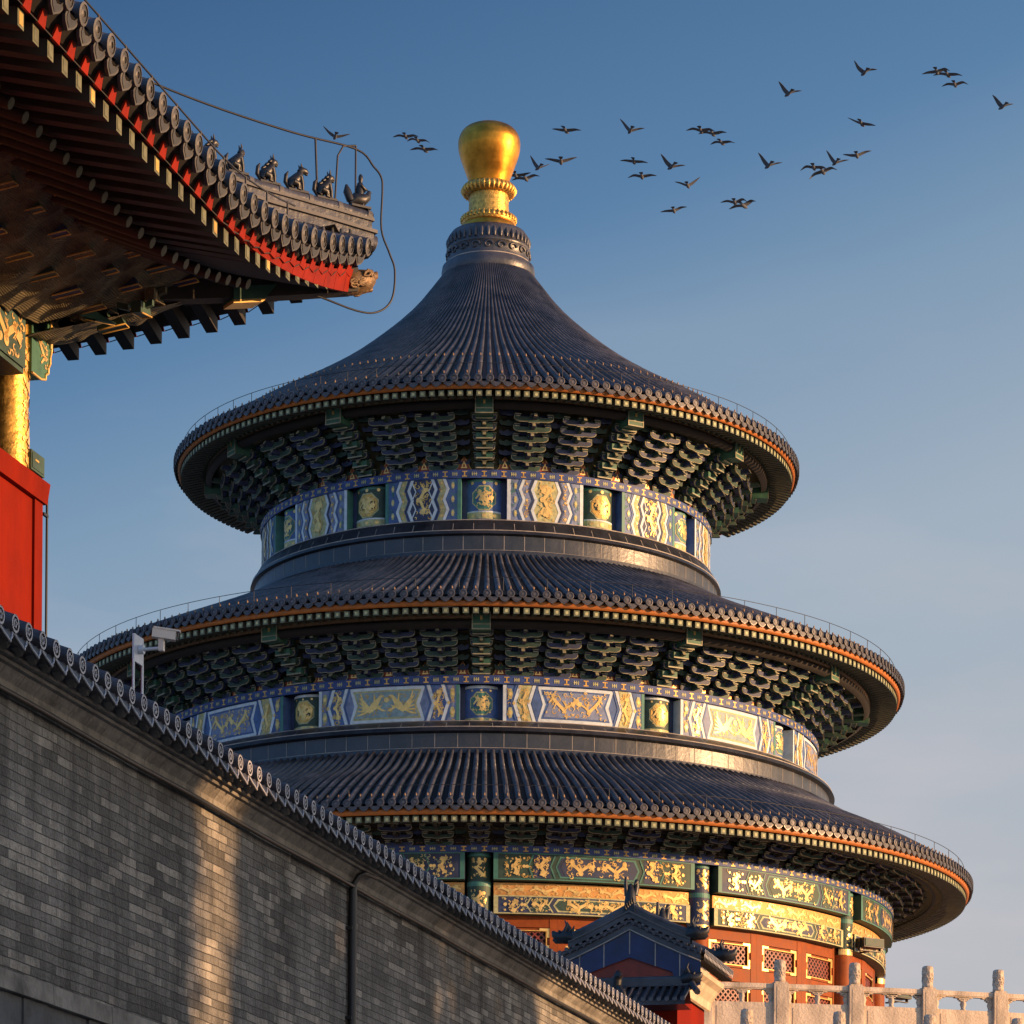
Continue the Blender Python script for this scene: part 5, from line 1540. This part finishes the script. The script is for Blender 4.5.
for sg in (1, -1):
    n = int(GL / .115)
    bs = [0, .3, .6, .9, 1.2]
    mb.grid([[G(a, sg * b, gz(b) - .06) for a in (.0, GL)] for b in bs], 'glaze', False)
    mb.grid([[G(a, sg * b, gz(b) - .11) for a in (.0, GL)] for b in bs], 'dark', False)
    for i in range(n):
        a = .06 + (GL - .1) * i / (n - 1); rad = .034
        rows = [[G(a + rad * math.cos(PI * q / 6), sg * b, gz(b) - .03 + rad * math.sin(PI * q / 6)) for q in range(7)] for b in bs]
        mb.grid(rows, 'glaze', True)
        c = 1.21
        ring = lambda r_, o: [G(a + r_ * math.cos(2 * PI * q / 10), sg * (c + o), gz(c) - .03 + r_ * math.sin(2 * PI * q / 10)) for q in range(10)]
        mb.grid([ring(.038, -.05), ring(.04, .01)], 'glaze', True, closed=True); mb.face(ring(.04, .01), 'wallring'); mb.face(ring(.026, .014), 'glaze')
        a2 = a + .055
        mb.face([G(a2 - .045, sg * 1.205, gz(1.2) - .04), G(a2 + .045, sg * 1.205, gz(1.2) - .04), G(a2 + .03, sg * 1.20, gz(1.2) - .10), G(a2, sg * 1.195, gz(1.2) - .13), G(a2 - .03, sg * 1.20, gz(1.2) - .10)], 'wallring')
        mb.box(G(a2, sg * 1.1, gz(1.2) - .15), (.022, .09, .02), 'dark')
# ridge along the top
rows = [[G(a, y, h) for a in (-.06, GL + .06)] for y, h in ((-.07, 8.38), (-.07, 8.50), (-.045, 8.52), (-.045, 8.60), (-.07, 8.62), (0, 8.67), (.07, 8.62), (.045, 8.60), (.045, 8.52), (.07, 8.50), (.07, 8.38))]
mb.grid(rows, 'glaze', False)
groof = mb.build('tiled_roof', gate)
mb = MB()
for a0 in (-.02, GL - .06):     # sloping barge ridges
    mb = MB()
    for sg in (1, -1):
        pts = [.0, .35, .7, 1.0]
        for w, z0, z1, m in ((.075, -.02, .06, 'glaze'), (.09, .06, .085, 'ridgecap'), (.06, .085, .15, 'glaze')):
            rows = [[G(a0 + q, sg * b, gz(b) + z) for b in pts] for q, z in ((-w, z0), (-w, z1), (w, z1), (w, z0))]
            mb.grid(rows, m, False)
        mb.tube([G(a0, sg * b, gz(b) + .165) for b in pts], .055, 'glaze', 8)
    mb.build('barge_ridge', groof)
def dragon_head(name, a, b, h, sg, sc, parent):
    """upturned glazed beast head closing a ridge"""
    mb = MB(); f = 'figure'
    P = lambda x, y, z: G(a + y * sc, b + sg * x * sc, h + z * sc)
    mb.tube([P(-.16, 0, .04), P(.0, 0, .08), (P(.10, 0, .07)), P(.17, 0, .12), P(.2, 0, .17)], [.09 * sc, .12 * sc, .09 * sc, .055 * sc, .02 * sc], f, 8)
    mb.tube([P(.05, 0, .02), P(.14, 0, .01), P(.19, 0, .035)], [.06 * sc, .045 * sc, .02 * sc], f, 8)
    for y in (-.06, .06):
        mb.tube([P(-.02, y, .15), P(-.06, y * 1.3, .25), P(-.02, y * 1.4, .33)], [.035 * sc, .025 * sc, .006 * sc], f, 6)
        mb.tube([P(.06, y, .14), P(.08, y, .17)], [.03 * sc, .02 * sc], f, 6)
    for k in range(4): mb.tube([P(-.12 + .05 * k, 0, .14), P(-.16 + .05 * k, 0, .25 - .02 * k)], [.035 * sc, .006 * sc], f, 6)
    return mb.build(name, parent)
for a0 in (0, GL - .06):
    for sg in (1, -1): dragon_head('beast_head', a0, sg * 1.08, gz(1.0) + .10, sg, 1.0, groof)
for a0 in (0, GL):              # tall finials standing on both ends of the ridge
    mb = MB(); P = lambda x, y, z: G(a0 + x, y, 8.45 + z)
    mb.hexa([P(-.11, -.10, 0), P(.11, -.10, 0), P(.11, .10, 0), P(-.11, .10, 0), P(-.08, -.07, .22), P(.08, -.07, .22), P(.08, .07, .22), P(-.08, .07, .22)], 'figure')
    mb.tube([P(0, 0, .18), P(.0, .0, .32), P(.02, 0, .42), P(.01, 0, .50)], [.10, .085, .06, .02], 'figure', 8)
    mb.tube([P(-.03, -.06, .30), P(-.04, -.07, .48), P(-.03, -.07, .60)], [.035, .03, .022], 'figure', 8)
    mb.tube([P(.06, .06, .32), P(.08, .08, .46), P(.03, .09, .54), P(-.01, .07, .48)], [.05, .05, .035, .012], 'figure', 8)
    for q in range(5): mb.tube([P(-.09, -.06 + .03 * q, .08 + .03 * q), P(-.13, -.07 + .035 * q, .14 + .03 * q)], [.03, .008], 'figure', 6)
    mb.build('ridge_finial', groof)
# glazed gable with its barge boards
mb = MB()
def gp(b, dz, a=-.03): return G(a, b, gz(b) + dz)
bs = [-1.16, -.8, -.4, 0, .4, .8, 1.16]
for a in (-.05, .0):
    pass
mb.grid([[gp(b, -.08, -.045) for b in bs], [gp(b, -.20, -.045) for b in bs]], 'glaze', False)
low = [-.60, -.56, -.60, -.66, -.60, -.56, -.60]
mb.grid([[gp(b, -.20, -.03) for b in bs], [gp(b, l_, -.03) for b, l_ in zip(bs, low)]], 'glaze_bright', False)
for b in (-.82, -.42, 0, .42, .82):
    mb.hexa([gp(b - .008, -.22, -.036), gp(b + .008, -.22, -.036), gp(b + .008, -.22, -.03), gp(b - .008, -.22, -.03)][:0] or
            [gp(b - .008, -.60, -.037), gp(b + .008, -.60, -.037), gp(b + .008, -.60, -.03), gp(b - .008, -.60, -.03), gp(b - .008, -.21, -.037), gp(b + .008, -.21, -.037), gp(b + .008, -.21, -.03), gp(b - .008, -.21, -.03)], 'joint')
mb.tube([gp(b, -.215, -.05) for b in bs], .012, 'joint', 6); mb.tube([gp(b, -.08, -.05) for b in bs], .03, 'glaze', 6)
for sg in (1, -1):              # scalloped lower ends of the boards
    for q in range(4): mb.tube([gp(sg * (1.10 - .055 * q), -.58 - .055 * q, -.045), gp(sg * (1.10 - .055 * q), -.58 - .055 * q, -.01)], .05, 'glaze_bright', 10)
    mb.face([gp(sg * 1.16, -.2, -.032), gp(sg * 1.12, -.60, -.032), gp(sg * .86, -.80, -.032), gp(sg * .70, -.58, -.032)][::sg], 'glaze_bright')
for q in range(21):             # small round tile ends along the sloping edges
    b = -1.14 + .114 * q
    mb.tube([gp(b, -.03, .0), gp(b, -.03, -.085)], .036, 'glaze', 8); mb.tube([gp(b, -.03, -.086), gp(b, -.03, -.09)], .026, 'glaze_ring', 8)
    if q < 20: mb.face([gp(b + .02, -.05, -.08), gp(b + .095, -.05, -.08), gp(b + .08, -.10, -.08), gp(b + .057, -.125, -.08), gp(b + .034, -.10, -.08)], 'glaze_end')
mb.build('gable_board', gate)
mb = MB(); mb.face([G(.01, -1.0, 7.0), G(.01, 1.0, 7.0), G(.01, .9, 7.95), G(.01, 0, 8.35), G(.01, -.9, 7.95)], 'doordark'); mb.build('gable_wall', gate)
# pent roof below the gable
mb = MB()
rows = [[G(a, b, h) for b in (-1.1, 1.0)] for a, h in ((.02, 7.28), (-.25, 7.12), (-.5, 7.0), (-.5, 6.93), (.0, 6.9))]
mb.grid(rows, 'glaze', False)
for q in range(17):
    b = -1.08 + .128 * q
    mb.tube([G(.0, b, 7.31), G(-.25, b, 7.15), G(-.52, b, 7.02)], .034, 'glaze', 8)
    mb.tube([G(-.52, b, 7.02), G(-.53, b, 7.02)], .04, 'glaze_ring', 8)
for y, h in ((0, 0),):
    mb.tube([G(-.02, -1.1, 7.40), G(-.02, 1.0, 7.40)], .05, 'glaze', 8)
    mb.box(G(-.02, -.05, 7.34), (.06, 1.05, .06), 'glaze')
mb.tube([G(.0, 1.0, 7.36), G(-.28, 1.12, 7.2), G(-.5, 1.2, 7.12)], .05, 'glaze', 8)
mb.build('pent_roof', gate)
dragon_head('beast_head', -.03, 1.0, 7.34, 1, .9, groof)
mb = MB(); P = lambda y, z: G(-.5, y, z)
mb.tube([G(-.45, -.12, 6.98), G(-.47, -.12, 7.2), G(-.5, -.10, 7.36), G(-.55, -.06, 7.42), G(-.58, -.02, 7.38)], [.07, .08, .085, .07, .03], 'figure', 10)
mb.tube([G(-.5, -.08, 7.22), G(-.58, .02, 7.12), G(-.55, .05, 7.0)], [.06, .05, .02], 'figure', 8)
mb.build('beast_head', groof)

# ------------------------------------------------------------------ birds
def unproj(x, y, Y):
    xr, yr = x - 512, y - 1441
    c, s_ = math.cos(-.0078), math.sin(-.0078)
    X_, Y_ = xr * c - yr * s_, xr * s_ + yr * c
    return Vector((X_ / 3369.4 * Y, Y, EYE - Y_ / 3369.4 * Y))
def bird_mesh(l_up, r_up, sweep_, m):
    """body along x (flying to the right), wings along +-y; wing lift per side, in radians at shoulder and wrist"""
    mb = MB()
    body = [(-.24, 0), (-.17, .0), (-.08, .0), (.03, .0), (.12, .012), (.165, .02), (.19, .022), (.225, .016)]
    mb.tube([(x, 0, z) for x, z in body], [.012, .030, .052, .062, .046, .034, .030, .006], m, 10)
    mb.face([(-.18, .03, .004), (-.34, .075, 0), (-.36, 0, 0), (-.34, -.075, 0), (-.18, -.03, .004)], m)
    mb.face([(-.18, -.03, -.006), (-.34, -.075, -.01), (-.36, 0, -.01), (-.34, .075, -.01), (-.18, .03, -.006)], m)
    for sg, (u1, u2) in ((1, l_up), (-1, r_up)):
        st = []
        y = .03; z = .02; ang_ = u1
        for k in range(9):
            f = k / 8
            ang_ = u1 + (u2 - u1) * min(1, max(0, (f - .3) / .3))
            chord = (.20, .205, .20, .185, .165, .14, .11, .07, .02)[k]
            lead = .09 + .05 * math.sin(PI * min(1, f * 1.5) * .7) - sweep_ * f * f
            st.append((y, z, lead, chord))
            y += .060 * math.cos(ang_); z += .060 * math.sin(ang_)
        top = [[(le - ch * q, sg * yy, zz + .014 * math.sin(PI * q) * (1 - k / 9)) for q in (0, .3, .65, 1)] for k, (yy, zz, le, ch) in enumerate(st)]
        bot = [[(le - ch * q, sg * yy, zz - .006) for q in (0, .3, .65, 1)] for yy, zz, le, ch in st]
        mb.grid(top, m); mb.grid(bot, m)
        mb.grid([[t[0] for t in top], [b_[0] for b_ in bot]], m); mb.grid([[t[-1] for t in top], [b_[-1] for b_ in bot]], m)
    return mb
POSE = dict(
    raised=((.80, .62), (.55, .30), .14, 'birdgrey'), shallow=((.42, .25), (.42, .25), .08, 'bird'), flat=((.10, -.12), (.10, -.12), .10, 'bird'),
    droop=((.25, -.45), (.25, -.45), .10, 'bird'), tilt=((.05, -.1), (.12, -.1), .10, 'bird'))
meshes = {}
BIRDS = [  # x, y, pose, heading (degrees), roll (degrees), label
    (335, 137, 'raised', 25, 8, 'grey bird with one wing raised, leftmost of the flock, above the roof corner'),
    (406, 137, 'droop', 20, 4, 'dark bird with drooping wings, upper left of the close trio left of the gold finial'),
    (418, 141, 'droop', 20, 6, 'dark bird overlapping the upper left one in the trio left of the gold finial'),
    (425, 150, 'droop', 25, 6, 'dark bird flying lowest in the trio left of the gold finial'),
    (516, 176, 'droop', 20, 3, 'dark bird partly tucked behind the right side of the gold finial'),
    (526, 179, 'droop', 25, 0, 'dark bird just right of the gold finial, below the raised-wing one'),
    (538, 168, 'raised', 25, 10, 'grey bird with a raised wing, closest above the pair beside the gold finial'),
    (561, 162, 'shallow', 80, 3, 'bird with wings in a shallow V, right of the gold finial'),
    (566, 131, 'tilt', 70, 14, 'dark bird gliding on a tilt, highest of those near the gold finial'),
    (630, 131, 'raised', 25, 8, 'dark grey bird with a raised wing, alone above the middle group'),
    (634, 162, 'tilt', 75, 10, 'thin dark bird gliding on a tilt at the left of the middle group'),
    (642, 177, 'droop', 85, 0, 'small dark bird with level wings, below the tilted glider of the middle group'),
    (671, 167, 'raised', 25, 6, 'grey bird with a raised wing in the centre of the middle group'),
    (688, 186, 'shallow', 80, 0, 'grey bird with V wings, lower right of the middle group'),
    (674, 211, 'flat', 80, -6, 'thin dark bird gliding flat, lowest in the whole flock'),
    (701, 131, 'droop', 20, 4, 'dark bird, upper left of the trio above the middle of the flock'),
    (713, 134, 'droop', 25, 8, 'dark bird overlapping its upper left neighbour in the trio at the middle of the flock'),
    (722, 143, 'droop', 25, 8, 'dark bird lowest of the trio above the middle of the flock'),
    (735, 203, 'droop', 20, 2, 'dark bird, left one of the overlapping low pair near the flock middle'),
    (744, 206, 'droop', 30, -4, 'dark bird, right one of the overlapping low pair near the flock middle'),
    (768, 166, 'raised', 25, 8, 'pale grey bird with a raised wing, alone between the low pair and the right group'),
    (788, 94, 'raised', 25, 8, 'pale grey bird with a raised wing, high and alone right of the middle'),
    (814, 168, 'droop', 20, 2, 'dark bird at the left end of the low right group'),
    (823, 172, 'droop', 30, -3, 'dark bird tucked under the raised-wing bird in the low right group'),
    (835, 163, 'raised', 25, 8, 'grey bird with a raised wing inside the low right group'),
    (857, 156, 'shallow', 80, 0, 'dark bird with V wings, right end of the low right group'),
    (862, 124, 'tilt', 70, 16, 'dark bird gliding on a tilt above the low right group'),
    (864, 73, 'raised', 25, 8, 'large dark grey bird with a raised wing, highest in the flock'),
    (937, 72, 'droop', 20, 4, 'dark bird, upper left of the trio at the top right'),
    (948, 75, 'droop', 25, 8, 'dark bird overlapping its left neighbour in the top right trio'),
    (955, 85, 'droop', 25, 8, 'dark bird lowest of the trio at the top right'),
    (1002, 107, 'raised', 25, 8, 'pale grey bird with a raised wing, rightmost of the flock'),
]
rb_ = random.Random(11)
for x, y, pose, hd_, roll, label in BIRDS:
    Y = 128 + rb_.uniform(-9, 9)
    (a1, a2), (b1, b2), sw_, mt = POSE[pose]
    g = lambda v: v + rb_.gauss(0, .14)
    o = bird_mesh((g(a1), g(a2)), (g(b1), g(b2)), sw_ + rb_.uniform(-.04, .12), mt).build('bird', None)
    o.location = unproj(x, y, Y)
    hd2 = R({25: 108 if pose == 'raised' else 68, 20: 74, 30: 66}.get(hd_, hd_) + rb_.uniform(-8, 8))
    o.rotation_euler = (Matrix.Rotation(hd2, 3, 'Z') @ Matrix.Rotation(R(6), 3, 'Y') @ Matrix.Rotation(R(roll), 3, 'X')).to_euler()
    s_ = rb_.uniform(1.05, 1.2); o.scale = (s_, s_, s_)
    tag(o, label, 'bird', 'birds flying over the temple roofs')

# ------------------------------------------------------------------ unseen junipers added at the right, spaced to shade and streak the wall
def juniper(x, y, h, rad, seed, dense, n, label):
    rq = random.Random(seed)
    o = thing('shade_juniper', label, 'tree', (x, y, 0), rq.uniform(0, 6), 'unseen junipers added right of the wall')
    mb = MB(); mb.tube([(0, 0, 0), (.05, 0, 1.5), (.0, .05, 4), (0, 0, h * .92)], [.32, .26, .2, .03], 'bark', 10)
    for k in range(8):
        a = k * 2.4; z = 1.6 + k * .9
        mb.tube([(0, 0, z), (rad * .4 * math.cos(a), rad * .4 * math.sin(a), z + .5), (rad * .75 * math.cos(a), rad * .75 * math.sin(a), z + 1.2)], [.08, .05, .015], 'bark', 6)
    mb.build('trunk', o)
    mb = MB()
    def rr(z, a):
        f = (z - .6) / (h - .6)
        return rad * (min(1, f * 6 + .55)) * (1 - max(0, f - .85) / .15 * .85) * (1 + .11 * math.sin(3 * a + z * 1.7 + seed) + .10 * math.sin(5 * a - z * 2.9 + seed * 2))
    if dense:   # closed leaf-coloured core that keeps the crown opaque to the sun
        rows = []
        for q in range(27):
            z = .7 + (h - 1.2) * q / 26
            rows.append([(rr(z, a) * .86 * math.cos(a), rr(z, a) * .86 * math.sin(a), z + .2 * math.sin(a * 3 + q)) for a in [2 * PI * g / 18 for g in range(18)]])
        mb.grid(rows, 'leaf', False, closed=True); mb.face(rows[-1], 'leaf')
    for k in range(n):
        z = .6 + (h - .6) * rq.random() ** .9; a = rq.uniform(0, 2 * PI)
        r = rr(min(z, h - .1), a) * (rq.uniform(.75, 1.05) if dense else math.sqrt(rq.random()) * 1.05)
        c = Vector((r * math.cos(a), r * math.sin(a), z))
        d = Vector((math.cos(a) * .5 + rq.gauss(0, .4), math.sin(a) * .5 + rq.gauss(0, .4), .9 + rq.gauss(0, .3))).normalized()
        e = d.cross(Vector((rq.gauss(0, 1), rq.gauss(0, 1), rq.gauss(0, 1)))).normalized()
        l_ = rq.uniform(.18, .38); w = l_ * .32
        mb.face([c - d * l_ * .5, c + e * w, c + d * l_ * .6, c - e * w], 'leaf')
    mb.build('crown', o)
    return o
TX = 30.0
SHY = 31 * (1 / math.tan(SUN_AZ)) - 31 * (1 / math.tan(R(83)))
JUN = [(4.0, 12.4, 1.6, True), (6.6, 12.0, 1.6, True), (9.2, 12.6, 1.6, True), (11.8, 12.2, 1.6, True), (14.4, 12.4, 1.6, True), (16.5 - SHY, 12.4, 1.5, True),
       (20.88 - SHY, 12.5, 1.38, True), (23.5 - SHY, 12.3, 1.36, True), (25.95 - SHY, 12.2, 1.28, False), (27.75 - SHY, 12.0, 1.2, False)]
names = ['nearest to the viewer', 'second from the viewer', 'third from the viewer', 'fourth from the viewer', 'fifth from the viewer', 'just before the gap in the row',
         'just past the gap in the row', 'third from the far end', 'second from the far end', 'at the far end of the row']
for k, (y, h, rad, dense) in enumerate(JUN):
    juniper(TX, y, h, rad, k + 3, dense, 2600 if dense else 5200, 'dark green columnar juniper added unseen right of the wall, ' + names[k])
